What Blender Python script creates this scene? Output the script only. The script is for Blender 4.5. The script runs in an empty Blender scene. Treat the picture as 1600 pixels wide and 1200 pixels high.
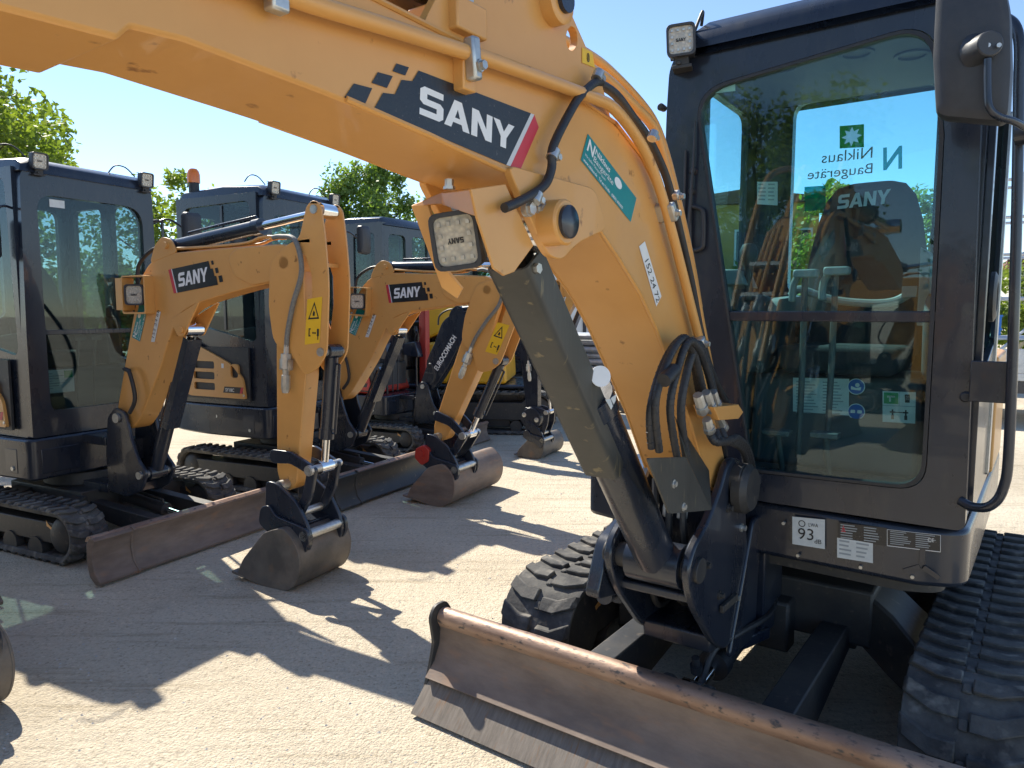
import bpy, bmesh, math, random
from math import sin, cos, pi, radians, atan, tan, sqrt
from mathutils import Vector, Matrix
from mathutils.geometry import tessellate_polygon
random.seed(7)
sc = bpy.context.scene
COL = sc.collection
V = Vector

# ------------------------------------------------------------------ camera numbers (used to survey the place from the photograph)
CAM_H, CAM_F, CAM_T = 1.55, 1150.0, atan(113 / 1150)
def ray(px, py):
    a = (px - 800) / CAM_F; b = (600 - py) / CAM_F
    return V((a, cos(CAM_T) + b * sin(CAM_T), -sin(CAM_T) + b * cos(CAM_T)))
class Frame:                                      # a machine's own axes: front -Y, its left +X
    def __init__(s, deg, ox=0, oy=0):
        s.R = Matrix.Rotation(radians(deg), 3, 'Z'); s.o = V((ox, oy, 0)); s.deg = deg
    def at(s, px, py, **k):
        Ri = s.R.transposed(); d = Ri @ ray(px, py); o = Ri @ (V((0, 0, CAM_H)) - s.o)
        (ax, v), = k.items(); i = 'XYZ'.index(ax); t = (v - o[i]) / d[i]
        return o + d * t
MF = Frame(-36)
MB0 = V((-.885, 3.55, 0))                          # base of the big machine in its own axes
def MX(px, py, X): return MF.at(px, py, X=X)
def MY(px, py, Y): return MF.at(px, py, Y=Y)
def YZ(pts, X): return [(p.y, p.z) for p in (MX(a, b, X) for a, b in pts)]
def XZ(pts, Y): return [(p.x, p.z) for p in (MY(a, b, Y) for a, b in pts)]

# ------------------------------------------------------------------ materials
MATS = {}
def nodes_of(m): m.use_nodes = True; return m.node_tree.nodes, m.node_tree.links
def mat(name, c1, c2=None, rough=.5, metal=0., scale=6., bump=0., bscale=60., spec=.5, contrast=(.35, .65), rvar=.1, coat=0., c3=None, c3scale=40., c3lim=(.62, .72), stretch=None):
    if name in MATS: return MATS[name]
    m = bpy.data.materials.new(name); n, l = nodes_of(m); b = n['Principled BSDF']
    tc = n.new('ShaderNodeTexCoord'); src = tc.outputs['Object']
    if stretch:
        mp = n.new('ShaderNodeMapping'); mp.inputs['Scale'].default_value = stretch
        l.new(src, mp.inputs['Vector']); src = mp.outputs['Vector']
    nz = n.new('ShaderNodeTexNoise'); nz.inputs['Scale'].default_value = scale; nz.inputs['Detail'].default_value = 6; nz.inputs['Roughness'].default_value = .65
    l.new(src, nz.inputs['Vector'])
    r = n.new('ShaderNodeValToRGB'); r.color_ramp.elements[0].position, r.color_ramp.elements[1].position = contrast
    r.color_ramp.elements[0].color = (*c1, 1); r.color_ramp.elements[1].color = (*(c2 or c1), 1)
    l.new(nz.outputs['Fac'], r.inputs['Fac']); out = r.outputs['Color']
    if c3:
        n3 = n.new('ShaderNodeTexNoise'); n3.inputs['Scale'].default_value = c3scale; n3.inputs['Detail'].default_value = 4
        l.new(src, n3.inputs['Vector'])
        r3 = n.new('ShaderNodeValToRGB'); r3.color_ramp.elements[0].position, r3.color_ramp.elements[1].position = c3lim
        r3.color_ramp.elements[0].color = (0, 0, 0, 1); r3.color_ramp.elements[1].color = (1, 1, 1, 1)
        l.new(n3.outputs['Fac'], r3.inputs['Fac'])
        mx = n.new('ShaderNodeMixRGB'); mx.inputs['Color2'].default_value = (*c3, 1)
        l.new(r3.outputs['Color'], mx.inputs['Fac']); l.new(out, mx.inputs['Color1']); out = mx.outputs['Color']
    l.new(out, b.inputs['Base Color'])
    mr = n.new('ShaderNodeMapRange'); mr.inputs['To Min'].default_value = max(.02, rough - rvar); mr.inputs['To Max'].default_value = min(1, rough + rvar)
    l.new(nz.outputs['Fac'], mr.inputs['Value']); l.new(mr.outputs['Result'], b.inputs['Roughness'])
    b.inputs['Metallic'].default_value = metal; b.inputs['Specular IOR Level'].default_value = spec; b.inputs['Coat Weight'].default_value = coat
    if bump:
        nb = n.new('ShaderNodeTexNoise'); nb.inputs['Scale'].default_value = bscale; nb.inputs['Detail'].default_value = 5
        l.new(src, nb.inputs['Vector'])
        bp = n.new('ShaderNodeBump'); bp.inputs['Strength'].default_value = bump; bp.inputs['Distance'].default_value = .01
        l.new(nb.outputs['Fac'], bp.inputs['Height']); l.new(bp.outputs['Normal'], b.inputs['Normal'])
    MATS[name] = m; return m
ORANGE = mat('orange_paint', (.66, .335, .095), (.60, .295, .08), rough=.38, scale=2.2, bump=.05, bscale=9, c3=(.28, .12, .03), c3scale=21, c3lim=(.68, .75), coat=.15)
BLACK = mat('black_paint', (.011, .0155, .027), (.020, .026, .040), rough=.28, scale=2.5, bump=.03, bscale=24, c3=(.038, .04, .044), c3scale=11, c3lim=(.55, .9), coat=.25, stretch=(2, 2, .8))
GREYBLK = mat('worn_grey_black_paint', (.036, .037, .034), (.054, .054, .049), rough=.42, scale=3, bump=.04, bscale=25, c3=(.17, .14, .08), c3scale=17, c3lim=(.64, .72), stretch=(1.5, 4, .5))
FRAME = mat('dusty_black_steel', (.02, .022, .026), (.05, .047, .043), rough=.55, scale=5, bump=.1, bscale=45, c3=(.12, .10, .08), c3scale=30, c3lim=(.62, .8))
PLASTIC = mat('charcoal_plastic', (.03, .033, .04), (.04, .043, .05), rough=.5, scale=20, bump=.06, bscale=300)
RUBBER = mat('dusty_track_rubber', (.05, .05, .052), (.135, .13, .12), rough=.85, scale=7, bump=.25, bscale=70, c3=(.27, .25, .22), c3scale=16, c3lim=(.55, .8), spec=.25)
HOSE = mat('hose_rubber', (.018, .019, .022), (.03, .03, .033), rough=.5, scale=30, bump=.12, bscale=180)
STEEL = mat('worn_bucket_steel', (.10, .09, .08), (.19, .165, .14), rough=.58, metal=.3, scale=5, bump=.12, bscale=35, c3=(.2, .13, .085), c3scale=9, c3lim=(.6, .8))
RUST = mat('rusty_blade_steel', (.15, .112, .09), (.235, .18, .145), rough=.66, metal=.15, scale=4, bump=.12, bscale=30, c3=(.27, .16, .10), c3scale=7, c3lim=(.58, .76), stretch=(1, 1, 3))
EDGE = mat('ground_cutting_edge', (.14, .12, .10), (.21, .182, .155), rough=.55, metal=.4, scale=12, stretch=(6, 1, .6), bump=.1, bscale=60, c3=(.2, .12, .07), c3scale=14, c3lim=(.6, .75))
BAREDGE = mat('worn_blade_roll', (.22, .135, .095), (.36, .25, .185), rough=.5, metal=.4, scale=6, bump=.2, bscale=50, c3=(.07, .065, .065), c3scale=60, c3lim=(.58, .7), stretch=(.5, 1, 1))
CHROME = mat('chrome_rod', (.72, .72, .73), (.8, .8, .8), rough=.12, metal=1., rvar=.05)
ZINC = mat('zinc_plated_steel', (.42, .42, .40), (.58, .58, .56), rough=.38, metal=.8, scale=30)
GALV = mat('galvanised_tube', (.42, .44, .46), (.6, .62, .64), rough=.45, metal=.6, scale=9)
RED = mat('red_paint', (.45, .035, .025), (.36, .03, .022), rough=.4, scale=5)
YELLOW = mat('yellow_paint', (.72, .38, .02), (.64, .33, .02), rough=.35, scale=4)
WHITE = mat('white_vinyl', (.78, .78, .77), (.7, .7, .69), rough=.4)
PAPER = mat('paper_white', (.66, .68, .66), (.56, .58, .56), rough=.7, scale=25)
DBLACK = mat('decal_black', (.012, .013, .016), (.02, .022, .026), rough=.3, bump=.08, bscale=220, rvar=.08, c3=(.1, .09, .08), c3scale=130, c3lim=(.66, .74))
DRED = mat('decal_red', (.52, .03, .045), rough=.4)
DSILVER = mat('decal_silver', (.55, .56, .57), rough=.35)
TEAL = mat('decal_teal', (.0, .2, .21), (.005, .235, .24), rough=.35)
DGREEN = mat('decal_green', (.0, .27, .09), rough=.4)
DBLUE = mat('decal_blue', (.02, .12, .42), rough=.4)
DYELLOW = mat('decal_yellow', (.8, .48, .02), rough=.4)
INK = mat('ink', (.015, .015, .017), rough=.5)
GREYINK = mat('grey_ink', (.3, .33, .34), rough=.5)
TRIM = mat('light_grey_trim', (.19, .20, .20), (.24, .25, .25), rough=.55, scale=14)
DTRIM = mat('dark_grey_trim', (.06, .065, .07), (.075, .08, .085), rough=.6, bump=.08, bscale=250)
FABRIC = mat('black_seat_fabric', (.014, .015, .018), (.024, .025, .03), rough=.9, scale=60, bump=.15, bscale=400)
AMBER = mat('amber_plastic', (.85, .22, .01), (.8, .18, .01), rough=.2, coat=.5)
MIRRORM = mat('mirror_glass', (.75, .8, .85), rough=.05, metal=1., rvar=.02)
BARK = mat('bark', (.08, .06, .045), (.15, .12, .09), rough=.9, scale=9, bump=.5, bscale=25)
CONTAINER = mat('white_painted_sheet', (.62, .64, .65), (.7, .71, .72), rough=.5, scale=2)
OCHRE = mat('ochre_render', (.42, .27, .06), (.5, .33, .08), rough=.8, scale=3)
TILE = mat('brown_roof', (.12, .06, .04), (.2, .1, .07), rough=.8, scale=8)
BLUEP = mat('blue_plastic', (.02, .16, .5), (.03, .2, .56), rough=.4)
WOOD = mat('pallet_wood', (.32, .22, .12), (.45, .33, .2), rough=.8, scale=8, stretch=(1, 6, 6))
CONC = mat('pale_concrete', (.4, .38, .35), (.5, .48, .44), rough=.85, scale=5, bump=.15)
TAILRED = mat('lamp_red', (.5, .02, .02), rough=.2)

def glass(name, tint, gloss=.0, dust=.007):
    m = bpy.data.materials.new(name); n, l = nodes_of(m); n.clear()
    out = n.new('ShaderNodeOutputMaterial'); tr = n.new('ShaderNodeBsdfTransparent'); tr.inputs['Color'].default_value = (*tint, 1)
    gl = n.new('ShaderNodeBsdfGlossy'); gl.inputs['Roughness'].default_value = .015; gl.inputs['Color'].default_value = (.92, .97, 1, 1)
    fr = n.new('ShaderNodeLayerWeight'); fr.inputs['Blend'].default_value = .5       # Schlick's reflectance of a thin pane
    pw = n.new('ShaderNodeMath'); pw.operation = 'POWER'; pw.inputs[1].default_value = 5.0; l.new(fr.outputs['Facing'], pw.inputs[0])
    mr = n.new('ShaderNodeMath'); mr.operation = 'MULTIPLY_ADD'; mr.inputs[1].default_value = .9; mr.inputs[2].default_value = .034 + gloss
    l.new(pw.outputs[0], mr.inputs[0])
    mx = n.new('ShaderNodeMixShader'); l.new(mr.outputs[0], mx.inputs['Fac']); l.new(tr.outputs[0], mx.inputs[1]); l.new(gl.outputs[0], mx.inputs[2])
    df = n.new('ShaderNodeBsdfDiffuse'); df.inputs['Color'].default_value = (.5, .55, .56, 1)
    tc = n.new('ShaderNodeTexCoord'); nz = n.new('ShaderNodeTexNoise'); nz.inputs['Scale'].default_value = 7; nz.inputs['Detail'].default_value = 8
    l.new(tc.outputs['Object'], nz.inputs['Vector'])
    mp = n.new('ShaderNodeMapRange'); mp.inputs['From Min'].default_value = .4; mp.inputs['From Max'].default_value = .75; mp.inputs['To Max'].default_value = dust * 2
    l.new(nz.outputs['Fac'], mp.inputs['Value'])
    m2 = n.new('ShaderNodeMixShader'); l.new(mp.outputs['Result'], m2.inputs['Fac']); l.new(mx.outputs[0], m2.inputs[1]); l.new(df.outputs[0], m2.inputs[2])
    l.new(m2.outputs[0], out.inputs['Surface']); MATS[name] = m; return m
GLASS = glass('tinted_cab_glass', (.76, .935, .945), .0)
DARKGLASS = glass('smoked_cab_glass', (.6, .78, .8), .0)
def lens_mat():
    m = bpy.data.materials.new('lamp_lens'); n, l = nodes_of(m); b = n['Principled BSDF']
    tc = n.new('ShaderNodeTexCoord'); vo = n.new('ShaderNodeTexVoronoi'); vo.inputs['Scale'].default_value = 90
    l.new(tc.outputs['Object'], vo.inputs['Vector'])
    r = n.new('ShaderNodeValToRGB'); r.color_ramp.elements[0].color = (.62, .57, .46, 1); r.color_ramp.elements[1].color = (.38, .36, .31, 1); r.color_ramp.elements[1].position = .7
    l.new(vo.outputs['Distance'], r.inputs['Fac']); l.new(r.outputs['Color'], b.inputs['Base Color'])
    bp = n.new('ShaderNodeBump'); bp.inputs['Strength'].default_value = .3; bp.inputs['Distance'].default_value = .004; l.new(vo.outputs['Distance'], bp.inputs['Height']); l.new(bp.outputs['Normal'], b.inputs['Normal'])
    b.inputs['Roughness'].default_value = .15; b.inputs['Coat Weight'].default_value = .6; return m
SMALLGLASS = glass('grey_green_cab_glass', (.60, .70, .70), .0)
LENS = lens_mat()
def backlit(name, c):
    m = bpy.data.materials.new(name); n, l = nodes_of(m); b = n['Principled BSDF']; b.inputs['Base Color'].default_value = (*c, 1); b.inputs['Roughness'].default_value = .5
    t = n.new('ShaderNodeBsdfTransparent'); t.inputs['Color'].default_value = (*c, 1); mx = n.new('ShaderNodeMixShader'); mx.inputs['Fac'].default_value = .7
    l.new(b.outputs[0], mx.inputs[1]); l.new(t.outputs[0], mx.inputs[2]); l.new(mx.outputs[0], n['Material Output'].inputs['Surface']); return m
WGREEN = backlit('window_film_green', (0, .42, .15)); WWHITE = backlit('window_film_white', (.85, .85, .85)); WTEAL = backlit('window_film_teal', (0, .3, .3))

# ------------------------------------------------------------------ mesh builder
class MB:
    def __init__(s, off=(0, 0, 0)): s.v = []; s.f = []; s.mi = []; s.off = V(off)
    def add(s, vs, fs, mi=0):
        b = len(s.v); s.v += [V(p) for p in vs]
        for f in fs: s.f.append([b + i for i in f]); s.mi.append(mi)
        return s
    def box(s, x0, x1, y0, y1, z0, z1, mi=0):
        vs = [(x, y, z) for z in (z0, z1) for x, y in ((x0, y0), (x1, y0), (x1, y1), (x0, y1))]
        return s.add(vs, [(3, 2, 1, 0), (4, 5, 6, 7), (0, 1, 5, 4), (1, 2, 6, 5), (2, 3, 7, 6), (3, 0, 4, 7)], mi)
    def obox(s, c, ax, ay, az, mi=0):              # oriented box: centre and three half-axes
        c, ax, ay, az = V(c), V(ax), V(ay), V(az)
        vs = [c + a * ax + b * ay + d * az for d in (-1, 1) for a, b in ((-1, -1), (1, -1), (1, 1), (-1, 1))]
        return s.add(vs, [(3, 2, 1, 0), (4, 5, 6, 7), (0, 1, 5, 4), (1, 2, 6, 5), (2, 3, 7, 6), (3, 0, 4, 7)], mi)
    def prism(s, poly, ax, a0, a1, mi=0, holes=()):
        def m3(p, a): return {'x': (a, p[0], p[1]), 'y': (p[0], a, p[1]), 'z': (p[0], p[1], a)}[ax]
        return s.prism3(poly, lambda p: V(m3(p, a0)), lambda p: V(m3(p, a1)), mi, holes)
    def prism3(s, poly, fa, fb, mi=0, holes=()):
        loops = [list(poly)] + [list(h) for h in holes]; flat = [p for lo in loops for p in lo]; n = len(flat)
        vs = [fa(p) for p in flat] + [fb(p) for p in flat]; fs = []
        if holes:
            for t in tessellate_polygon([[V((p[0], p[1], 0)) for p in lo] for lo in loops]):
                fs += [tuple(t), tuple(n + i for i in reversed(t))]
        else: fs += [tuple(range(n)), tuple(range(2 * n - 1, n - 1, -1))]
        b = 0
        for lo in loops:
            k = len(lo)
            for i in range(k): j = (i + 1) % k; fs.append((b + i, b + j, n + b + j, n + b + i))
            b += k
        return s.add(vs, fs, mi)
    def tube(s, path, r, n=10, mi=0, smooth=0, closed=False):
        P = [V(p) for p in path]
        if smooth: P = catmull(P, smooth)
        R = r if isinstance(r, (list, tuple)) else [r] * len(P)
        up = None; rings = []
        for i, p in enumerate(P):
            t = (P[min(i + 1, len(P) - 1)] - P[max(i - 1, 0)]).normalized()
            if up is None: up = t.orthogonal().normalized()
            up = (up - t * up.dot(t)).normalized(); w = t.cross(up)
            rings.append([p + (up * cos(2 * pi * k / n) + w * sin(2 * pi * k / n)) * R[i] for k in range(n)])
        fs = [(i * n + k, i * n + (k + 1) % n, (i + 1) * n + (k + 1) % n, (i + 1) * n + k) for i in range(len(P) - 1) for k in range(n)]
        fs += [tuple(range(n - 1, -1, -1)), tuple((len(P) - 1) * n + k for k in range(n))]
        return s.add([v for rg in rings for v in rg], fs, mi)
    def cyl(s, a, b, r, n=20, mi=0): return s.tube([a, b], r, n, mi)
    def lathe(s, o, d, prof, n=24, mi=0):          # prof: (distance along d, radius)
        o, d = V(o), V(d).normalized()
        return s.tube_rings([(o + d * h, r) for h, r in prof], d, n, mi)
    def tube_rings(s, pr, d, n, mi):
        up = d.orthogonal().normalized(); w = d.cross(up)
        vs = [p + (up * cos(2 * pi * k / n) + w * sin(2 * pi * k / n)) * max(r, 1e-4) for p, r in pr for k in range(n)]
        fs = [(i * n + k, i * n + (k + 1) % n, (i + 1) * n + (k + 1) % n, (i + 1) * n + k) for i in range(len(pr) - 1) for k in range(n)]
        fs += [tuple(range(n - 1, -1, -1)), tuple((len(pr) - 1) * n + k for k in range(n))]
        return s.add(vs, fs, mi)
    def loft(s, loops, mi=0, cap=True):
        n = len(loops[0]); vs = [p for lo in loops for p in lo]
        fs = [(i * n + k, i * n + (k + 1) % n, (i + 1) * n + (k + 1) % n, (i + 1) * n + k) for i in range(len(loops) - 1) for k in range(n)]
        if cap: fs += [tuple(range(n - 1, -1, -1)), tuple((len(loops) - 1) * n + k for k in range(n))]
        return s.add(vs, fs, mi)
    def text(s, txt, O, U, Vv, mi=0, bold=0., N=None, depth=.0008):      # letters as thin raised vinyl: U per unit of width, Vv per unit of height
        vs, fs = glyphs(txt, bold); O, U, Vv = V(O), V(U), V(Vv); N = V(N) if N else U.cross(Vv).normalized()
        return s.add([O + U * a + Vv * b + N * depth for a, b in vs], fs, mi)
    def poly(s, pts, mi=0): return s.add(pts, [tuple(range(len(pts)))], mi)
    def build(s, name, mats, parent=None, bevel=0., ang=35, seg=2, loc=None, rz=0., recalc=True):
        me = bpy.data.meshes.new(name)
        me.from_pydata([tuple(p - s.off) for p in s.v], [], s.f)
        for m in (mats if isinstance(mats, (list, tuple)) else [mats]): me.materials.append(m)
        me.polygons.foreach_set('material_index', s.mi)
        if recalc:
            bm = bmesh.new(); bm.from_mesh(me); bmesh.ops.recalc_face_normals(bm, faces=bm.faces); bm.to_mesh(me); bm.free()
        me.polygons.foreach_set('use_smooth', [True] * len(me.polygons)); me.set_sharp_from_angle(angle=radians(ang)); me.update()
        o = bpy.data.objects.new(name, me); COL.objects.link(o); o.parent = parent
        if loc is not None: o.location = loc
        o.rotation_euler.z = rz
        if bevel:
            bv = o.modifiers.new('edge', 'BEVEL'); bv.width = bevel; bv.segments = seg; bv.limit_method = 'ANGLE'; bv.angle_limit = radians(40); bv.harden_normals = False
        return o
def catmull(P, k):
    out = []
    for i in range(len(P) - 1):
        p0, p1, p2, p3 = P[max(i - 1, 0)], P[i], P[i + 1], P[min(i + 2, len(P) - 1)]
        for j in range(k):
            t = j / k
            out.append(.5 * ((2 * p1) + (p2 - p0) * t + (2 * p0 - 5 * p1 + 4 * p2 - p3) * t * t + (3 * p1 - p0 - 3 * p2 + p3) * t ** 3))
    return out + [P[-1]]
def fillet(pts, r, n=5):                           # round the corners of a polygon; r a number or one per corner
    out = []; k = len(pts)
    for i, p in enumerate(pts):
        rr = r[i] if isinstance(r, (list, tuple)) else r
        a = V(pts[i - 1]).to_2d(); b = V(p).to_2d(); c = V(pts[(i + 1) % k]).to_2d()
        if rr <= 0: out.append(tuple(b)); continue
        d1 = (a - b); d2 = (c - b); rr = min(rr, d1.length * .48, d2.length * .48)
        s0 = b + d1.normalized() * rr; s1 = b + d2.normalized() * rr
        for j in range(n + 1):
            t = j / n; q = s0 * (1 - t) ** 2 + b * 2 * t * (1 - t) + s1 * t * t; out.append((q.x, q.y))
    return out
def rrect(x0, x1, y0, y1, r, n=5): return fillet([(x0, y0), (x1, y0), (x1, y1), (x0, y1)], r, n)
def disc(cx, cy, r, n=20): return [(cx + r * cos(2 * pi * k / n), cy + r * sin(2 * pi * k / n)) for k in range(n)]
GC = {}
LOGO = {'S': [(0, 0), (.68, 0), (.82, .12), (.82, .5), (.70, .61), (.24, .61), (.24, .78), (.80, .78), (.80, 1), (.14, 1), (0, .88), (0, .5), (.12, .39), (.58, .39), (.58, .22), (0, .22)],
        'N': [(0, 0), (0, 1), (.27, 1), (.60, .42), (.60, 1), (.84, 1), (.84, 0), (.58, 0), (.24, .6), (.24, 0)],
        'Y': [(.34, 0), (.34, .4), (0, 1), (.28, 1), (.47, .62), (.66, 1), (.93, 1), (.59, .4), (.59, 0)],
        'A': [(0, 0), (.34, 1), (.62, 1), (.96, 0), (.70, 0), (.64, .2), (.32, .2), (.26, 0)]}
def glyphs(txt, bold):
    key = (txt, bold)
    if key in GC: return GC[key]
    if txt == 'SANY':                              # blocky letter cut, about 3.6 units wide and 1 high
        vs = []; fs = []
        for ch, x in (('S', 0), ('A', .86), ('N', 1.88), ('Y', 2.76)):
            loops = [LOGO[ch]] + ([[(.385, .38), (.575, .38), (.48, .70)]] if ch == 'A' else [])
            flat = [(p[0] + x, p[1]) for lo in loops for p in lo]; b = len(vs)
            for t in tessellate_polygon([[V((p[0], p[1], 0)) for p in lo] for lo in loops]): fs.append(tuple(b + i for i in t))
            vs += flat
        GC[key] = (vs, fs); return GC[key]
    cu = bpy.data.curves.new('lettering', 'FONT'); cu.body = txt; cu.size = 1.38; cu.offset = bold; cu.resolution_u = 3
    o = bpy.data.objects.new('lettering', cu); COL.objects.link(o)
    dg = bpy.context.evaluated_depsgraph_get(); me = o.evaluated_get(dg).to_mesh()
    vs = [(v.co.x, v.co.y) for v in me.vertices]; fs = [tuple(p.vertices) for p in me.polygons]
    o.evaluated_get(dg).to_mesh_clear(); bpy.data.objects.remove(o); bpy.data.curves.remove(cu)
    GC[key] = (vs, fs); return GC[key]
def width_of(txt, bold=0.): return max(v[0] for v in glyphs(txt, bold)[0])
def thing(name, label, cat, loc=(0, 0, 0), rz=0., group=None):
    o = bpy.data.objects.new(name, None); COL.objects.link(o); o.location = loc; o.rotation_euler.z = rz; o.empty_display_size = .3
    o['label'] = label; o['category'] = cat
    if group: o['group'] = group
    return o
def tag(o, label, cat, group=None):
    o['label'] = label; o['category'] = cat
    if group: o['group'] = group
    return o
def structure(o): o['kind'] = 'structure'; return o

# ------------------------------------------------------------------ shared machine parts
def track(parent, x0, x1, y0, y1, r, off, side, pitch=.1, lug=.019, arrow=True, nm='track'):
    """rubber track between x0 and x1: idler centre at y0 (front), sprocket at y1; side +1 outer face on +x"""
    w = x1 - x0; xm = (x0 + x1) / 2; zc = r + lug; L = y1 - y0; T = 2 * L + 2 * pi * r
    def pos(s, h):
        s %= T
        if s < L: return (y1 - s, zc + r + h)                          # top run towards the front
        s -= L
        if s < pi * r: a = s / r; return (y0 - (r + h) * sin(a), zc + (r + h) * cos(a))
        s -= pi * r
        if s < L: return (y0 + s, zc - r - h)
        a = (s - L) / r; return (y1 + (r + h) * sin(a), zc - (r + h) * cos(a))
    root = bpy.data.objects.new(nm, None); COL.objects.link(root); root.parent = parent; root.empty_display_size = .2
    b = MB(off); N = 64
    sm = sorted([L * k / 10 for k in range(10)] + [L + pi * r * k / 14 for k in range(14)] + [L + pi * r + L * k / 10 for k in range(10)] + [2 * L + pi * r + pi * r * k / 14 for k in range(14)])
    loops = []
    for s_ in sm:
        o_, i_ = pos(s_, 0), pos(s_, -.03); loops.append([(x0, *o_), (x1, *o_), (x1 - .01, *i_), (x0 + .01, *i_)])
    loops.append(loops[0]); b.loft(loops, cap=False)
    nl = round(T / pitch); p = T / nl
    for k in range(nl):
        s0 = k * p
        for sg in (-1, 1):
            e = .5 * w + .004
            out = [(.045 * w, 0), (.25 * w, 0), (e, -.34 * p), (e, .16 * p), (.25 * w, .5 * p), (.045 * w, .5 * p)]
            def fa(q, h): y, z = pos(s0 + q[1] + (p * .25 if sg > 0 else 0), h); return V((xm + sg * q[0], y, z))
            b.prism3(out, lambda q: fa(q, -.004), lambda q: fa((q[0] if q[0] < e else q[0] - .012, q[1] * .9 + .012), lug))
        q0 = [(-.04 * w, .1 * p), (.04 * w, .1 * p), (.04 * w, .4 * p), (-.04 * w, .4 * p)]
        b.prism3(q0, lambda q: V((xm + q[0], *pos(s0 + q[1] + p * .4, -.004))), lambda q: V((xm + q[0], *pos(s0 + q[1] + p * .4, .009))))
    b.build('tread', RUBBER, root, bevel=.004, seg=1)
    xi = x0 + w * .2; xo = x1 - w * .2
    b = MB(off)
    b.prism(fillet([(y0 + .05, zc - r * .35), (y1 - .1, zc - r * .35), (y1 - .02, zc + r * .45), (y0 - .02, zc + r * .5)], .05), 'x', xi - .02, xo + .02)
    b.prism(fillet([(y0 + .3, zc - r * .72), (y1 - .3, zc - r * .72), (y1 - .34, zc - r * .3), (y0 + .34, zc - r * .3)], .04), 'x', xi + .03, xo - .03)
    b.build('track_frame', FRAME, root, bevel=.006)
    for nm2, yy in (('idler', y0), ('sprocket', y1)):
        b = MB(off); b.lathe((xi - .035, yy, zc), (1, 0, 0), [(0, r * .3), (.012, r * .55), (.02, r - .055), (.05, r - .034), (xo - xi + .02, r - .034), (xo - xi + .05, r - .055), (xo - xi + .058, r * .55), (xo - xi + .07, r * .3)], 28)
        b.build(nm2, FRAME, root)
    for k in range(4):
        yy = y0 + .24 + k * (L - .42) / 3; b = MB(off)
        b.lathe((xi - .03, yy, zc - r * .66), (1, 0, 0), [(0, .02), (.0, .075), (.05, .075), (.06, .05), (xo - xi, .05), (xo - xi + .01, .075), (xo - xi + .06, .075), (xo - xi + .06, .02)], 16); b.build('roller', FRAME, root)
    if arrow:
        for xx, sg in ((xi - .0225, -1), (xo + .0225, 1)):
            b = MB(off); ya = y0 + .02; za = zc + .02; sc_ = 1 if r > .2 else .8
            pts = [(0, 0), (.045, .03), (.042, .012), (.10, .016), (.125, .032), (.12, -.012), (.10, -.006), (.042, -.01), (.05, -.022)]
            b.prism([(ya + a * sc_, za + c * sc_ + a * .35) for a, c in pts], 'x', xx, xx + sg * .0015); b.build('arrow_sticker', ORANGE, root)
    return root
def work_light(parent, c, f, up, w, h, off, logo=True, d=.05, bracket=True):
    """square LED lamp: c centre of lens, f facing direction"""
    c, f, up = V(c), V(f).normalized(), V(up); r = up.cross(f).normalized(); up = f.cross(r).normalized()
    root = None
    def at(a, b_, k): return c + r * a + up * b_ + f * k
    out = fillet([(-w / 2, -h / 2), (w / 2, -h / 2), (w / 2, h / 2), (-w / 2, h / 2)], w * .2, 4); inn = [(a * .84, b_ * .84) for a, b_ in out]
    b = MB(off); b.prism3(out, lambda q: at(q[0], q[1], -.012), lambda q: at(q[0], q[1], .006), 0, [inn])
    b.prism3(out, lambda q: at(q[0] * .92, q[1] * .92, -d), lambda q: at(q[0], q[1], -.0125))
    for k in range(7):
        y_ = -h * .42 + k * h * .14; b.obox(at(0, y_, -d - .008), r * w * .43, up * h * .02, f * .012)
    root = b.build('work_light', PLASTIC, parent, bevel=.003)
    b = MB(off); b.prism3(inn, lambda q: at(q[0], q[1], -.010), lambda q: at(q[0], q[1], -.002))
    b.build('lens', LENS, root)
    b = MB(off)
    for i in range(4):
        for j in range(4):
            if 0 < i < 3 and j in (1, 2): continue
            b.obox(at((i - 1.5) * w * .2, (j - 1.5) * h * .2, 0), r * w * .035, up * h * .035, f * .0035)
    b.build('led', ZINC, root)
    if logo:
        b = MB(off); b.text('SANY', at(-w * .17, -h * .05, .0), r * w * .34 / 3.7, up * h * .1); b.build('logo', INK, root)
    if bracket:
        b = MB(off); b.obox(at(0, -h * .5 - .012, -d * .6), r * w * .24, up * .02, f * .02); b.obox(at(0, -h * .5 - .032, -d * .9), r * w * .34, up * .006, f * .04)
        b.cyl(at(-w * .1, -h * .5 - .02, -d * .6 + .02), at(-w * .1, -h * .5 - .02, -d * .6 + .032), .008, 6)
        b.build('bracket', FRAME, root, bevel=.002)
    return root
def cylinder(parent, a, b_, t, rb, rr, off, name='hydraulic_cylinder', barrel=BLACK, nose=.03, xw=.035):
    """ram from base pin a to rod pin b, t = fraction of barrel"""
    a, b_ = V(a), V(b_); d = (b_ - a).normalized(); L = (b_ - a).length; m = MB(off)
    m.cyl(a + d * .03, a + d * (L * t), rb, 20); m.cyl(a + d * (L * t - .05), a + d * (L * t + .008), rb * 1.12, 20)
    m.cyl(a - V((xw, 0, 0)), a + V((xw, 0, 0)), rb * 1.05, 16)
    x = V((1, 0, 0)); u = d.cross(x).normalized()
    m.tube([a + d * (L * .1) + u * rb, a + d * (L * .1) + u * (rb + .02), a + d * (L * .3) + u * (rb + .022), a + d * (L * t - .03) + u * (rb + .02), a + d * (L * t - .03) + u * rb], .008, 8)
    root = m.build(name, barrel, parent, bevel=.002)
    m = MB(off); m.cyl(a + d * (L * t), b_ - d * .02, rr, 18); m.cyl(b_ - V((xw, 0, 0)), b_ + V((xw, 0, 0)), rr * 1.7, 16); m.build('rod', CHROME, root)
    return root
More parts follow.
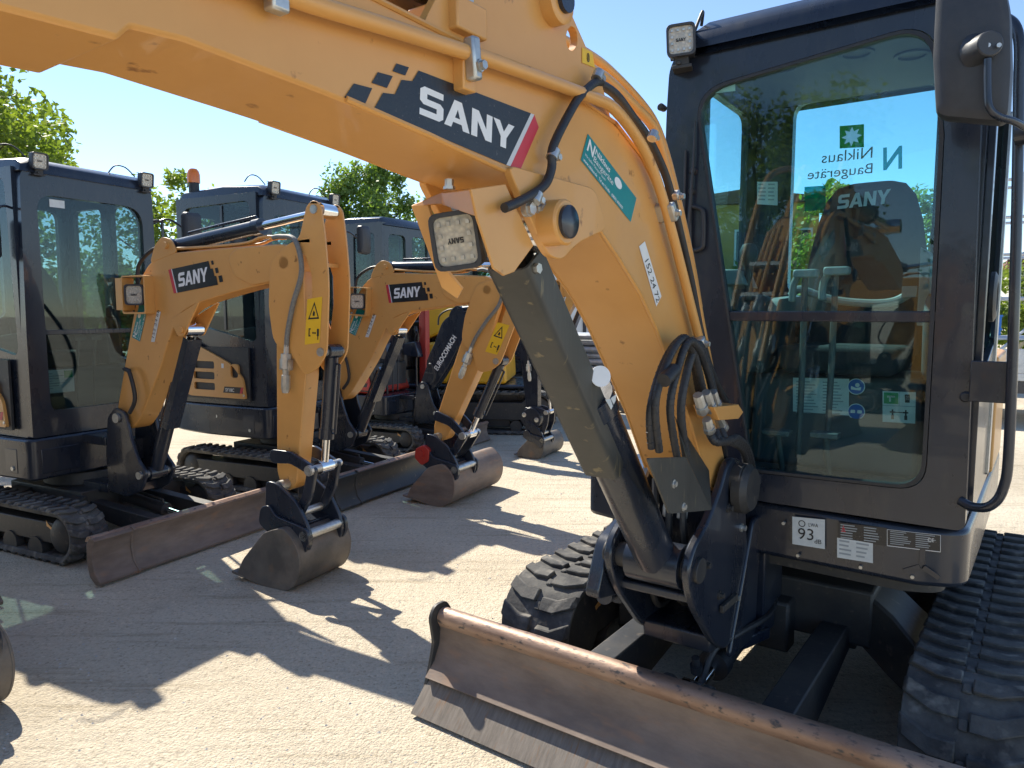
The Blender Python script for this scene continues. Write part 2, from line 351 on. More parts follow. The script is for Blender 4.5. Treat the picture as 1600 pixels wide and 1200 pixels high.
def sany_decal(b, O, U, Vv, flip=False, N=None):
    """logo panel in units of its height: black plate, letters, red and silver stripe, three loose squares. mats: 0 black 1 white 2 silver 3 red"""
    O, U, Vv = V(O), V(U), V(Vv); N = N or U.cross(Vv).normalized()
    def P(x, y, k): return O + U * ((-x) if False else x) + Vv * y + N * k
    W = 3.05
    if not flip:                                   # red stripe at the right end
        b.poly([P(*q, .001) for q in ((0, 0), (W, 0), (W + .35, 1), (.62, 1), (.5, .68), (.34, .68), (.22, .36), (.1, .36))], 0)
        b.poly([P(*q, .0012) for q in ((W, 0), (W + .07, 0), (W + .42, 1), (W + .35, 1))], 2); b.poly([P(*q, .001) for q in ((W + .07, 0), (W + .3, 0), (W + .65, 1), (W + .42, 1))], 3)
        for i, (x, y) in enumerate(((-.3, .1), (.02, .48), (.3, .84))): z = .24 - i * .05; b.poly([P(x, y, .001), P(x + z, y, .001), P(x + z * 1.3, y + z, .001), P(x + z * .3, y + z, .001)], 0)
        b.text('SANY', P(.62, .22, .0012), U * .6, Vv * .56, 1, N=N)
    else:                                          # red stripe at the left end, letters still read left to right
        b.poly([P(*q, .001) for q in ((0, 0), (W, 0), (W - .1, .36), (W - .22, .36), (W - .34, .68), (W - .5, .68), (W - .62, 1), (-.35, 1))], 0)
        b.poly([P(*q, .0012) for q in ((-.07, 0), (0, 0), (-.35, 1), (-.42, 1))], 2); b.poly([P(*q, .001) for q in ((-.3, 0), (-.07, 0), (-.42, 1), (-.65, 1))], 3)
        for i, (x, y) in enumerate(((W + .12, .08), (W - .12, .46), (W - .4, .82))): z = .26 - i * .05; b.poly([P(x, y, .001), P(x + z, y, .001), P(x + z * .7, y + z, .001), P(x - z * .3, y + z, .001)], 0)
        b.text('SANY', P(.12, .22, .0012), U * .6, Vv * .56, 1, N=N)
def teal_sticker(b, O, U, Vv, wu=3.4, N=None):
    """rental firm's teal sticker; unit = its height. mats 0 teal 1 white"""
    O, U, Vv = V(O), V(U), V(Vv); N = N or U.cross(Vv).normalized()
    def P(x, y, k): return O + U * x + Vv * y + N * k
    b.poly([P(0, 0, .001), P(wu, 0, .001), P(wu, 1, .001), P(0, 1, .001)], 0)
    b.text('N', P(.1, .5, .001), U * .42, Vv * .42, 1, bold=.03, N=N)
    b.text('Niklaus', P(.55, .68, .001), U * .24, Vv * .2, 1, bold=.02, N=N); b.text('Baugeräte', P(.55, .42, .001), U * .24, Vv * .2, 1, N=N)
    b.text('Wir helfen Platzsparr bauen', P(.1, .26, .001), U * .085, Vv * .1, 1, N=N); b.text('www.niklaus.de   Tel am Lindle   (0800) 600600', P(.1, .06, .001), U * .098, Vv * .11, 1, bold=.02, N=N)
    b.poly([P(2.15 + .25 * cos(a), .72 + .17 * sin(a), .0012) for a in [k * pi / 10 for k in range(20)]], 1)

# ================================================================== THE BIG EXCAVATOR IN FRONT
def big_machine():
    R = Matrix.Rotation(radians(-36), 3, 'Z'); loc = R @ MB0
    T = thing('excavator', 'large orange and black compact excavator in the foreground with big glazed cab and raised boom', 'excavator', loc, radians(-36))
    O = MB0
    def nb(): return MB(O)
    XN, XF = -.87, -1.08; XC = (XN + XF) / 2
    # ---- undercarriage
    track(T, -1.80, -1.47, 2.60, 4.35, .205, O, -1, .118); track(T, -.30, .03, 2.60, 4.35, .205, O, 1, .118)
    b = nb()
    b.box(-1.30, -.47, 2.95, 3.95, .28, .50)
    for s, xe in ((-1, -1.49), (1, -.28)):
        for y0, y1 in ((2.98, 3.22), (3.7, 3.94)):
            x_ = -1.25 if s < 0 else -.52
            b.loft([[(x_, y0, .50), (x_, y1, .50), (x_, y1, .28), (x_, y0, .28)], [((x_ + xe) / 2, y0 - .06 * (1 if y0 < 3.3 else -1), .44), ((x_ + xe) / 2, y1, .44), ((x_ + xe) / 2, y1, .2), ((x_ + xe) / 2, y0 - .06, .2)], [(xe, y0 - .12, .34), (xe, y1, .34), (xe, y1, .14), (xe, y0 - .12, .14)]])
    b.box(-1.02, -.75, 2.86, 2.96, .22, .42)
    b.build('undercarriage_frame', FRAME, T, bevel=.012)
    b = nb(); b.cyl((-.885, 3.45, .50), (-.885, 3.45, .60), .36, 40); b.cyl((-.885, 3.45, .59), (-.885, 3.45, .645), .33, 40)
    for k in range(24): a = k * pi / 12; b.cyl((-.885 + .34 * cos(a), 3.45 + .34 * sin(a), .6), (-.885 + .34 * cos(a), 3.45 + .34 * sin(a), .612), .012, 6)
    b.build('slew_ring', FRAME, T)
    # ---- dozer blade
    bl = nb(); X0, X1 = -1.90, .13
    prof = [(2.02, .13), (2.075, .18), (2.105, .24), (2.112, .30), (2.098, .345)]
    roll = [(2.098 + .028 - .034 * cos(a), .345 + .034 * sin(a)) for a in [k * pi / 8 for k in range(1, 8)]]
    back = [(2.16, .33), (2.15, .26), (2.13, .19), (2.06, .11)]
    bl.prism(prof + roll + back, 'x', X0 + .012, X1 - .012)
    blade = bl.build('dozer_blade', RUST, T, bevel=.002, ang=50)
    b = nb(); b.prism([(1.945, .015), (1.958, .012), (2.085, .135), (2.07, .142)], 'x', X0 + .004, X1 - .004); b.build('cutting_edge', EDGE, blade, bevel=.002)
    b = nb(); b.prism([(2.105, .31)] + [(2.098 + .028 - .0365 * cos(a), .345 + .0365 * sin(a)) for a in [k * pi / 14 for k in range(-2, 13)]] + [(2.155, .36), (2.15, .33)], 'x', X0 + .016, X1 - .016)
    b.build('blade_roll', BAREDGE, blade, bevel=.001, ang=60)
    for xa in (X0, X1 - .014):
        b = nb(); b.prism(fillet([(1.95, .012), (2.02, .08), (2.05, .16), (2.075, .25), (2.055, .36), (2.085, .40), (2.15, .40), (2.18, .36), (2.19, .25), (2.14, .12), (2.07, .05)], .02, 3), 'x', xa, xa + .014)
        b.build('end_plate', FRAME, blade, bevel=.004)
    for xa in (-1.205, -.60):
        b = nb(); b.loft([[(xa - .05, 2.13, .345), (xa + .05, 2.13, .345), (xa + .05, 2.13, .12), (xa - .05, 2.13, .12)], [(xa - .05, 2.9, .36), (xa + .05, 2.9, .36), (xa + .05, 2.9, .24), (xa - .05, 2.9, .24)], [(xa - .05, 3.05, .33), (xa + .05, 3.05, .33), (xa + .05, 3.05, .26), (xa - .05, 3.05, .26)]])
        b.cyl((xa - .07, 3.0, .3), (xa + .07, 3.0, .3), .05, 20)
        b.build('blade_arm', FRAME, blade, bevel=.006)
    b = nb()
    for xx in (-.97, -.83): b.prism(fillet([(2.14, .12), (2.14, .34), (2.24, .34), (2.31, .28), (2.29, .2), (2.2, .12)], .03), 'x', xx - .012, xx + .012)
    b.cyl((-1.0, 2.265, .27), (-.80, 2.265, .27), .03, 18); b.build('lug', FRAME, blade, bevel=.004)
    cylinder(blade, (-.9, 2.92, .34), (-.9, 2.27, .27), .7, .05, .026, O, 'blade_cylinder', FRAME)
    b = nb(); b.tube([(-.88, 2.30, .30), (-.86, 2.36, .40), (-.82, 2.5, .42), (-.80, 2.8, .40), (-.84, 2.98, .46)], .012, 10, smooth=6); b.lathe((-.90, 2.31, .33), (0, -.3, 1), [(0, .022), (.03, .022), (.03, .014), (.06, .014)], 10); b.build('blade_hose', HOSE, blade)
    # ---- upper body
    b = nb(); low = fillet([(-1.62, 2.80), (-1.12, 2.69), (-.90, 2.69), (-.30, 2.665), (-.165, 2.72), (-.16, 3.2), (-.16, 4.6), (-.5, 4.95), (-1.3, 4.95), (-1.62, 4.6)], [.05, .02, .02, .0, .09, 0, .3, .2, .2, .3], 6)
    b.prism(low, 'z', .655, .85); body = b.build('upper_body', BLACK, T, bevel=.018, seg=3)
    b = nb(); b.prism([(x * .9 - .0885, 3.55 + (y - 3.55) * .9) for x, y in low], 'z', .60, .656); b.build('floor_plate', FRAME, T)
    b = nb(); b.prism(fillet([(-1.60, 3.35), (-1.22, 3.3), (-1.22, 3.75), (-.16, 3.75), (-.16, 4.6), (-.5, 4.93), (-1.3, 4.93), (-1.60, 4.6)], [.06, .02, .0, .0, .3, .2, .2, .3], 6), 'z', .855, 1.36)
    b.build('engine_hood', ORANGE, T, bevel=.03, seg=3)
    b = nb()                                        # embossed mark and screws on the front apron
    cx, cz = MY(1440, 885, 2.66).x, MY(1440, 885, 2.66).z
    for a in (90, 210, 330):
        d = V((cos(radians(a)), 0, sin(radians(a)))); e = V((-d.z, 0, d.x))
        b.obox(V((cx, 2.6645, cz)) + d * .032, d * .026, e * .008, V((0, .003, 0)))
    b.build('emblem', BLACK, body)
    for px_, py_ in ((1225, 817), (1150, 840), (1152, 888), (1246, 905), (1345, 893), (1425, 918)):
        p = MY(px_, py_, 2.668); b = nb(); b.cyl((p.x, 2.672, max(p.z, .685)), (p.x, 2.6585, max(p.z, .685)), .006, 10); b.build('bolt', ZINC, body)
    # ---- boom
    bot = [(-.62, 1.70), (.1, 1.845), (.44, 1.857), (.455, 1.874), (.52, 1.878), (.774, 1.863), (.955, 1.845), (1.135, 1.823), (1.28, 1.806), (1.40, 1.795), (1.528, 1.750), (1.64, 1.68), (1.768, 1.592), (1.868, 1.500), (1.94, 1.42), (2.015, 1.335), (2.116, 1.22), (2.26, 1.02), (2.34, .95)]
    top = [(2.45, .94), (2.47, 1.0), (2.40, 1.11), (2.337, 1.225), (2.225, 1.40), (2.12, 1.57), (2.02, 1.705), (1.88, 1.865), (1.76, 1.95), (1.62, 2.005), (1.45, 2.025), (1.0, 2.03), (.5, 2.045), (0, 2.02), (-.55, 1.90), (-.68, 1.82)]
    outline = fillet(bot + top, [.02] * 2 + [.004] * 3 + [.1] * 13 + [.05, .05] + [.1] * 13 + [.08, .08], 3)
    b = nb(); b.prism(outline, 'x', XF, XN); boom = b.build('boom', ORANGE, T, bevel=.006, ang=30)
    b = nb()                                        # weld flange along the lower edge of each side plate
    for xs, sg in ((XN, 1), (XF, -1)):
        b.tube([(xs + .001 * sg, y, z + .004) for y, z in bot[5:-1]], .005, 6)
        b.tube([(xs + .001 * sg, y, z - .004) for y, z in top[2:-2]], .005, 6)
    b.build('weld_seam', ORANGE, boom)
    arcA = [(1.39, 1.80), (1.50, 1.80), (1.62, 1.74), (1.76, 1.64), (1.9, 1.49), (2.05, 1.31), (2.2, 1.1), (2.26, 1.03)]
    
    # cylinder lug below the knee and its pin boss
    pin = MX(835, 385, XC); pz, py_ = 1.735, 1.335
    for xs, xe in ((XN - .002, XN + .016), (XF - .016, XF + .002)):
        b = nb(); b.prism(fillet([(1.16, 1.83), (1.27, 1.70), (1.31, 1.665), (1.36, 1.66), (1.42, 1.70), (1.56, 1.745), (1.5, 1.83)], [.03, .04, .02, .02, .05, .03, .03]), 'x', xs, xe)
        b.build('lug', ORANGE, boom, bevel=.004)
    b = nb(); q = MX(872, 348, -.83); b.lathe((XN + .012, q.y, q.z), (1, 0, 0), [(0, .047), (.045, .047), (.05, .043), (.05, .034)], 28); b.build('pin_boss', ORANGE, boom, bevel=.001)
    b = nb(); b.lathe((XN + .05, q.y, q.z), (1, 0, 0), [(0, .034), (.02, .034), (.024, .028)], 24); b.build('pin', BLACK, boom)
    for (a_, b2) in ((827, 326), (846, 327), (884, 364)):
        p = MX(a_, b2, XN + .02); m = nb(); m.cyl((XN + .01, p.y, p.z), (XN + .03, p.y, p.z), .013 if b2 < 340 else .008, 6); m.cyl((XN + .01, p.y, p.z), (XN + .022, p.y, p.z), .016 if b2 < 340 else .009, 14); m.build('bolt', ZINC, boom)
    # arm-cylinder bracket on top of the knee: two plates
    pl = YZ([(560, -150), (780, -90), (850, -60), (885, 0), (941, 127)], XN) + [(1.55, 2.02), (.62, 2.03)]
    for xs in (XN - .022, XF + .002):
        hole = YZ([(895 + 9 * cos(a), 60 + 19 * sin(a)) for a in [k * pi / 10 for k in range(20)]], XN)
        h2 = YZ([(690, -30), (800, -40), (803, 20), (795, 42), (755, 25), (735, 10)], XN)
        b = nb(); b.prism(fillet([(.95, 2.03), (1.02, 2.14), (1.12, 2.26), (1.24, 2.32), (1.34, 2.30)] + YZ([(885, 0), (941, 127)], XN) + [(1.60, 2.01)], [.0, .03, .05, .05, .05, .02, .02, 0]), 'x', xs, xs + .02, 0, [hole])
        b.build('cylinder_bracket', ORANGE, boom, bevel=.003)
    p = MX(862, 6, XN); b = nb(); b.lathe((XN - .004, p.y, p.z), (1, 0, 0), [(0, .045), (.03, .045), (.034, .038), (.034, .026)], 24); b.build('pin_boss', ORANGE, boom)
    b = nb(); b.lathe((XN + .024, p.y, p.z), (1, 0, 0), [(0, .026), (.016, .026)], 20); b.build('pin', BLACK, boom)
    pa = V((XC, p.y, p.z)); pb = V((XC, -.62, 2.16))
    cylinder(boom, pa, pb, .62, .055, .03, O, 'arm_cylinder', BLACK, xw=.08)
    # ---- pipes, clamps and hoses of the boom
    def pipe(name, pts, X, r, m, n=12, sm=4, par=boom):
        P = [MX(a, c, X if not isinstance(X, list) else X[i]) for i, (a, c) in enumerate(pts)]
        b = nb(); b.tube(P, r, n, smooth=sm); return b.build(name, m, par)
    pipe('oil_pipe', [(300, -52), (420, -17), (500, 10), (611, 44), (730, 82), (753, 89), (850, 124), (925, 152), (955, 166), (985, 200), (1012, 245), (1034, 305), (1060, 400), (1085, 500), (1094, 535)], XN + .026, .0135, ORANGE)
    pipe('oil_pipe', [(750, 18), (810, 51), (870, 82), (926, 110), (952, 127), (985, 160), (1016, 192), (1030, 222), (1050, 300), (1066, 370), (1085, 450), (1098, 520), (1110, 580)], XN - .045, .0135, ORANGE)
    pipe('oil_pipe', [(740, -6), (800, 20), (860, 52), (926, 90), (960, 118), (1000, 160), (1024, 195), (1040, 240), (1058, 310), (1078, 400), (1092, 480)], XN - .13, .0135, ORANGE)
    pipe('electric_hose', [(788, 325), (805, 318), (830, 305), (852, 288), (862, 262), (862, 238), (870, 215), (888, 180), (905, 152), (928, 130), (940, 128)], XN + .03, .0095, HOSE)
    pipe('electric_hose', [(932, 128), (962, 148), (990, 185), (1010, 212), (1030, 250), (1045, 290), (1062, 360), (1080, 440), (1093, 510), (1108, 570), (1130, 620), (1150, 650)], XN - .012, .0115, HOSE)
    def clamp(px_, py_, hx, hy, hz, X, tilt=0):
        p = MX(px_, py_, X); b = nb(); c_, s_ = cos(tilt), sin(tilt)
        b.obox((X, p.y, p.z), (hx, 0, 0), (0, hy * c_, hy * s_), (0, -hz * s_, hz * c_)); b.build('pipe_clamp', ZINC, boom, bevel=.005)
        b = nb(); q = V((X + hx, p.y + .004, p.z - hz * .35)); b.lathe(q, (1, 0, 0), [(0, .011), (.004, .011), (.004, .008), (.012, .008)], 6); b.build('bolt', ZINC, boom)
    clamp(739, 92, .012, .011, .036, XN + .034, .1)
    b = nb(); p = MX(718, 100, XN); b.box(XN - .002, XN + .024, p.y - .018, p.y + .018, p.z - .05, p.z + .03); b.build('clamp_block', ORANGE, boom, bevel=.003)
    clamp(1040, 332, .03, .026, .011, XN + .022, -.9); clamp(1092, 535, .02, .018, .012, XN + .03, -.9); clamp(1056, 305, .012, .012, .012, XN + .0, -.9)
    b = nb(); p = MX(731, 26, XN + .0); b.box(XN - .10, XN + .018, p.y - .05, p.y + .035, p.z - .036, p.z + .02); b.build('clamp_block', ORANGE, boom, bevel=.004)
    b = nb(); b.box(XN - .06, XN + .004, p.y - .02, p.y + .015, p.z + .02, p.z + .05); b.build('pipe_clamp', ZINC, boom, bevel=.004)
    p = MX(415, 2, XN); b = nb(); b.box(XN + .012, XN + .035, p.y - .014, p.y + .014, p.z - .02, p.z + .04); b.build('pipe_clamp', ZINC, boom, bevel=.004)
    for px_, py_ in ((864, 241), (837, 309), (934, 118), (1020, 212)):
        p = MX(px_, py_, XN + .03); b = nb(); b.cyl(p - V((0, .006, .009)), p + V((0, .006, .009)), .0125, 14); b.cyl(p + V((-.01, .014, -.004)), p + V((.01, .014, -.004)), .007, 6); b.build('hose_clip', ZINC, boom)
    bk = [(1.86, 1.90), (2.02, 1.725), (2.12, 1.59), (2.225, 1.42), (2.337, 1.245), (2.41, 1.11)]
    nrm = V((0, .84, .54))
    for i, x_ in enumerate((-1.06, -1.03, -1.0, -.97, -.94, -.91)):
        k = 4 if i % 2 else 3; f = .024 + .018 * (i % 3)
        P = [V((x_, y, z)) + nrm * f for y, z in bk[:k]]; b = nb(); b.tube(P, .0095, 8, smooth=3); b.build('oil_pipe', ORANGE, boom)
        e = P[-1]; dd = (P[-1] - P[-2]).normalized(); b = nb(); b.lathe(e, dd, [(0, .011), (.015, .016), (.05, .016), (.05, .019), (.075, .019), (.085, .013)], 8); b.build('hose_fitting', ZINC, boom)
        b = nb(); b.tube([e + dd * .08, e + dd * .2 + nrm * .02, V((x_ + .02, 2.43, 1.12 + .02 * i)), V((x_ + .03, 2.49, .98)), V((x_ + .02, 2.54, .80))], .0105, 8, smooth=5); b.build('hydraulic_hose', HOSE, boom)
    for q in (1, 2): b = nb(); c_ = V((-.985, *bk[q])) + nrm * .035; b.obox(c_, (.1, 0, 0), nrm * .03, nrm.cross(V((1, 0, 0))) * .012); b.build('pipe_clamp', ZINC, boom, bevel=.003)
    # ---- decals of the boom (vinyl on the near side plate)
    xd = XN + .0005
    def c2(pts): return [(500 + a * .3375, b_ * .3375) for a, b_ in pts]
    def on(px_): return MX(px_[0], px_[1], xd)
    b = nb(); N = V((1, 0, 0))
    def vin(pts, k, mi): b.poly([on(p) + N * k for p in c2(pts)], mi)
    vin([(455, 327), (985, 529), (862, 765), (248, 505), (290, 430), (345, 437), (376, 370), (426, 376)], .001, 0)
    vin([(974, 525), (990, 531), (879, 770), (860, 764)], .0013, 2); vin([(991, 531), (1011, 590), (925, 788), (879, 770)], .001, 3)
    for sq in ([(352, 294), (410, 312), (393, 350), (334, 330)], [(266, 334), (335, 353), (308, 408), (237, 384)], [(155, 387), (240, 409), (205, 487), (111, 451)]): vin(sq, .001, 0)
    o_ = on(c2([(457, 528)])[0]); u_ = on(c2([(868, 692)])[0]) - o_; v_ = on(c2([(462, 392)])[0]) - o_
    b.text('SANY', o_, u_ / 3.45, v_, 1, N=N, depth=.0016)
    b.build('logo_decal', [DBLACK, WHITE, DSILVER, DRED], boom, recalc=False)
    b = nb(); o_ = MX(907, 250, xd); u_ = MX(985, 347, xd) - o_; v_ = MX(918, 209, xd) - o_
    teal_sticker(b, o_, u_ / 3.4, v_, 3.4, N=N); b.build('rental_sticker', [TEAL, WHITE], boom, recalc=False)
    b = nb(); q = [MX(*c, xd) + N * .001 for c in ((1007, 377), (1033, 463), (1025, 479), (998, 385))]; b.poly(q, 0)
    o_ = q[3] + (q[2] - q[3]) * .22 + (q[0] - q[3]) * .2; u_ = (q[2] - q[3]); b.text('152 24 72', o_, u_ * .74 / width_of('152 24 72'), (q[0] - q[3]) * .62, 1, N=N)
    b.build('number_sticker', [WHITE, INK], boom, recalc=False)
    b = nb(); q = [MX(*c, XN - .0015) + N * .001 for c in ((909, 74), (925, 82), (929, 106), (909, 98))]; b.poly(q, 0)
    c_ = sum(q, V()) / 4; b.prism3(disc(0, 0, .0075), lambda p_: c_ + V((.0006, p_[0] * .8, p_[1] * 1.3)), lambda p_: c_ + V((.0009, p_[0] * .8, p_[1] * 1.3)), 1, [disc(0, 0, .0055)])
    b.obox(c_ + V((.0008, 0, 0)), (.0002, 0, 0), (0, .0014, 0), (0, 0, .005), 1)
    b.build('hook_sticker', [DYELLOW, INK], boom, recalc=False)
    # ---- guarded lamp under the boom
    gx0, gx1 = XF + .035, XN + .004
    nearp = [MX(*c, gx1) for c in ((732, 296), (786, 288), (830, 384), (800, 425), (784, 431), (768, 420), (742, 340))]
    b = nb(); b.prism3([(p.y, p.z) for p in nearp], lambda q_: V((gx1, q_[0], q_[1])), lambda q_: V((gx1 + .006, q_[0], q_[1])))
    tl = [MX(642, 322, gx0), MX(690, 302, gx0 + .03), MX(734, 296, gx1), MX(742, 338, gx1), MX(690, 320, gx0 + .05)]
    lf = [MX(642, 322, gx0), MX(668, 316, gx0 + .02), MX(700, 425, gx0 + .03), MX(722, 452, gx0 + .03), MX(714, 467, gx0), MX(690, 450, gx0)]
    th = V((0, .006, .004))
    for P in ([tl[0], tl[1], tl[2], tl[3], tl[4]], lf): n_ = len(P); b.add([p for p in P] + [p + th for p in P], [tuple(range(n_)), tuple(range(2 * n_ - 1, n_ - 1, -1))] + [(i, (i + 1) % n_, n_ + (i + 1) % n_, n_ + i) for i in range(n_)])
    b.build('lamp_guard', ORANGE, boom, bevel=.0015)
    lc = MX(712, 376, -.94); work_light(boom, lc, (.42, -1, -.12), MX(720, 410, -.94) - MX(705, 335, -.94), .098, .112, O, True, .05, False)
    b = nb(); p = MX(702, 296, gx0 + .06); b.lathe(p, (0, 0, 1), [(0, .012), (.006, .012), (.006, .009), (.02, .009)], 6); b.cyl(p + V((0, .02, -.03)), MX(715, 340, -.95) + V((0, .03, 0)), .012, 10); b.build('bolt', ZINC, boom)
    # ---- boom cylinder with its guard
    ca, cb = V((XC + .015, 2.11, .76)), V((XC, 1.345, 1.735)); d = (cb - ca).normalized()
    bc = cylinder(T, ca, cb, .58, .066, .034, O, 'boom_cylinder', BLACK, xw=.09)
    u = d.cross(V((1, 0, 0))).normalized();  u = u if u.y < 0 else -u      # towards the front
    b = nb(); w = .056
    def gp(x, k, f): return ca + d * k + u * f + V((x, 0, 0))
    L = (cb - ca).length; k0, k1 = L * .40, L * .955
    sec = fillet([(-w, .0), (-w, .083), (w, .083), (w, .0), (w - .007, .0), (w - .007, .076), (-w + .007, .076), (-w + .007, .0)], [0, .02, .02, 0, 0, .014, .014, 0], 4)
    b.loft([[gp(x, k0 + (.035 if f < .05 else 0), f) for x, f in sec], [gp(x, k1, f) for x, f in sec]]); b.build('rod_guard', GREYBLK, bc, bevel=.001)
    b = nb(); p = gp(w, k1 - .02, .05); b.cyl(p - V((.004, 0, 0)), p + V((.01, 0, 0)), .012, 6); b.build('bolt', ZINC, bc)
    b = nb(); p = MX(938, 588, XC + .072); b.lathe(p, (.8, -.6, .2), [(0, .027), (.003, .027)], 24); b.build('tag_disc', WHITE, bc)
    b = nb(); q = [MX(*c, XC + .08) for c in ((952, 624), (963, 616), (962, 626), (955, 640), (946, 624))]; b.add(q + [p + V((-.001, 0, 0)) for p in q], [tuple(range(5)), (9, 8, 7, 6, 5)] + [(i, (i + 1) % 5, 5 + (i + 1) % 5, 5 + i) for i in range(5)]); b.build('paper_tag', PAPER, bc)
    # ---- swing post carrying boom and cylinder
    b = nb()
    for xs in (XN + .012, XF - .042):
        b.prism(fillet([(2.07, .69), (2.035, .77), (2.08, .84), (2.18, .88), (2.30, .98), (2.36, 1.06), (2.46, 1.06), (2.53, .98), (2.56, .80), (2.60, .62), (2.56, .42), (2.38, .40), (2.28, .46), (2.12, .62)], [.04, .04, .04, .06, .04, .05, .06, .06, .04, .03, .03, .03, .03, .03]), 'x', xs, xs + .03)
    b.box(XF - .02, XN + .02, 2.30, 2.56, .41, .47); b.box(XF - .02, XN + .02, 2.40, 2.57, .70, .90); b.box(XF - .02, XN + .02, 2.12, 2.3, .64, .67)
    b.cyl((XC, 2.60, .36), (XC, 2.60, .92), .085, 28); b.build('swing_post', BLACK, T, bevel=.008)
    for q0, q1, r_, nm in (((XF - .06, 2.415, .99), (XN + .075, 2.415, .99), .05, 'boom_foot_pin'), ((XF - .06, 2.11, .76), (XN + .055, 2.11, .76), .04, 'cylinder_foot_pin')): b = nb(); b.cyl(q0, q1, r_, 24); b.build(nm, FRAME, T, bevel=.002)
    b = nb(); b.cyl((XN + .05, 2.44, .955), (XN + .051, 2.44, .955), .02, 8); 
    b.lathe((XN + .05, 2.44, .955), (1, 0, 0), [(0, .085), (.03, .085), (.05, .07), (.05, .03)], 28)
    b.build('pivot_cap', FRAME, T, bevel=.002)
    b = nb()                                        # the two ears of the main frame that hold the post
    for z0, z1 in ((.315, .36), (.925, .965)): b.prism(fillet([(XC - .16, 2.75), (XC - .12, 2.52), (XC + .12, 2.52), (XC + .19, 2.75)], [0, .1, .1, 0]), 'z', z0, z1)
    b.box(XC - .14, XC + .17, 2.72, 2.95, .32, .95); b.prism(fillet([(2.40, .36), (2.68, .34), (2.70, .80), (2.62, .80)], .03), 'x', XN + .03, XN + .05); b.build('post_bracket', BLACK, T, bevel=.006)
    for px_, py_ in ((1160, 765),):
        p = MX(px_, py_, XN + .05); b = nb(); b.cyl(p - V((.02, 0, 0)), p + V((.004, 0, 0)), .010, 8); b.build('bolt', ZINC, T)
    b = nb(); b.box(XN + .045, XN + .06, 2.30, 2.44, .56, .585); 
    b.build('locking_plate', FRAME, T, bevel=.002)
    for i, (dx_, z0) in enumerate(((.0, .60), (-.05, .57), (.05, .62))):
        b = nb(); b.tube([(XC + dx_, 2.22, 1.0), (XC + dx_ + .01, 2.20, .86), (XC + dx_ * 1.4, 2.24, z0 + .1), (XC + dx_ * 1.8, 2.36, z0 - .06), (XC + dx_ * 2, 2.6, .52), (XC + dx_ * 2, 2.8, .50)], .012, 8, smooth=6); b.build('hydraulic_hose', HOSE, T)
        b = nb(); b.lathe((XC + dx_, 2.215, .93), (0, -.1, -1), [(0, .013), (.015, .018), (.045, .018), (.05, .013)], 8); b.build('hose_fitting', ZINC, T)
    b = nb(); b.cyl((XF - .16, 2.72, .50), (XF - .12, 2.30, .56), .055, 18); b.cyl((XF - .125, 2.36, .552), (XF - .10, 2.16, .58), .03, 14); b.build('swing_cylinder', BLACK, T)
    b = nb(); b.prism(fillet([(2.02, .62), (2.24, .58), (2.38, .72), (2.30, .86), (2.10, .80)], .04), 'x', XF - .10, XF - .05); b.build('post_rib', BLACK, T, bevel=.006)
    for y_, z_ in ((2.17, .76), (2.30, .62), (2.46, .56), (2.50, .80), (2.36, .90)): b = nb(); b.lathe((XN + .04, y_, z_), (1, 0, 0), [(0, .016), (.008, .016), (.008, .010), (.02, .010)], 8); b.build('bolt', FRAME if y_ < 2.4 else ZINC, T)
    # hose box at the boom foot
    b = nb(); xb = XN + .07
    pts = [MX(*c, xb) for c in ((1012, 716), (1072, 714), (1112, 797), (1046, 803))]
    poly = fillet([(p.y, p.z) for p in pts], .012)
    b.prism(poly, 'x', xb - .006, xb); q1, q2 = MX(1072, 714, xb), MX(1112, 797, xb); q3 = MX(1075, 652, xb - .0)
    b.add([q1, q2, q2 + V((-.07, .02, 0)), MX(1108, 735, XN + .01), q3 + V((-.04, 0, 0))], [(0, 1, 2, 3, 4)])
    b.build('hose_guard', GREYBLK, T, bevel=.002)
    for px_, py_ in ((1053, 756), (1068, 792)):
        p = MX(px_, py_, xb); b = nb(); b.lathe(p, (1, 0, 0), [(0, .013), (.002, .013), (.003, .008), (.008, .008)], 8); b.build('bolt', ZINC, T)
    def hose(pts, X, r=.0108):
        P = [MX(a, c, x) for (a, c), x in zip(pts, X)]; b = nb(); b.tube(P, r, 12, smooth=6); h = b.build('hydraulic_hose', HOSE, T)
        Q = catmull(P, 14); m = nb(); W_ = []
        for i in range(2, len(Q) - 2):
            dd = (Q[i + 1] - Q[i - 1]).normalized(); e1 = dd.cross(V((1, .3, .2))).normalized(); e2 = dd.cross(e1)
            for j in range(4): a_ = (i * 4 + j) * .8; W_.append(Q[i].lerp(Q[i + 1], j / 4) + (e1 * cos(a_) + e2 * sin(a_)) * r * 1.0)
        m.tube(W_, .0013, 5)
        m.build('spiral_wrap', HOSE, h); return h
    x4 = [XN + .035, XN + .05, XN + .06, XN + .06, XN + .055, XN + .05, XN + .04]
    hose([(1105, 640), (1096, 600), (1085, 555), (1068, 528), (1045, 560), (1024, 630), (1030, 705)], x4)
    hose([(1118, 640), (1108, 590), (1092, 545), (1075, 535), (1058, 580), (1047, 640), (1058, 715)], [x + .014 for x in x4])
    hose([(1098, 645), (1090, 600), (1080, 548), (1062, 532), (1036, 570), (1016, 640), (1018, 700)], [x - .016 for x in x4])
    hose([(1125, 650), (1112, 600), (1098, 550), (1088, 540), (1075, 575), (1064, 640), (1072, 712)], [x + .0 for x in x4], .012)
    b = nb(); p = MX(1046, 586, XN + .07); b.cyl(p - V((0, .035, .012)), p + V((0, .03, .012)), .019, 12); b.build('hose_strap', HOSE, T)
    pl = [MX(*c, XN + .03) for c in ((1082, 632), (1122, 628), (1130, 640), (1122, 650), (1090, 652))]
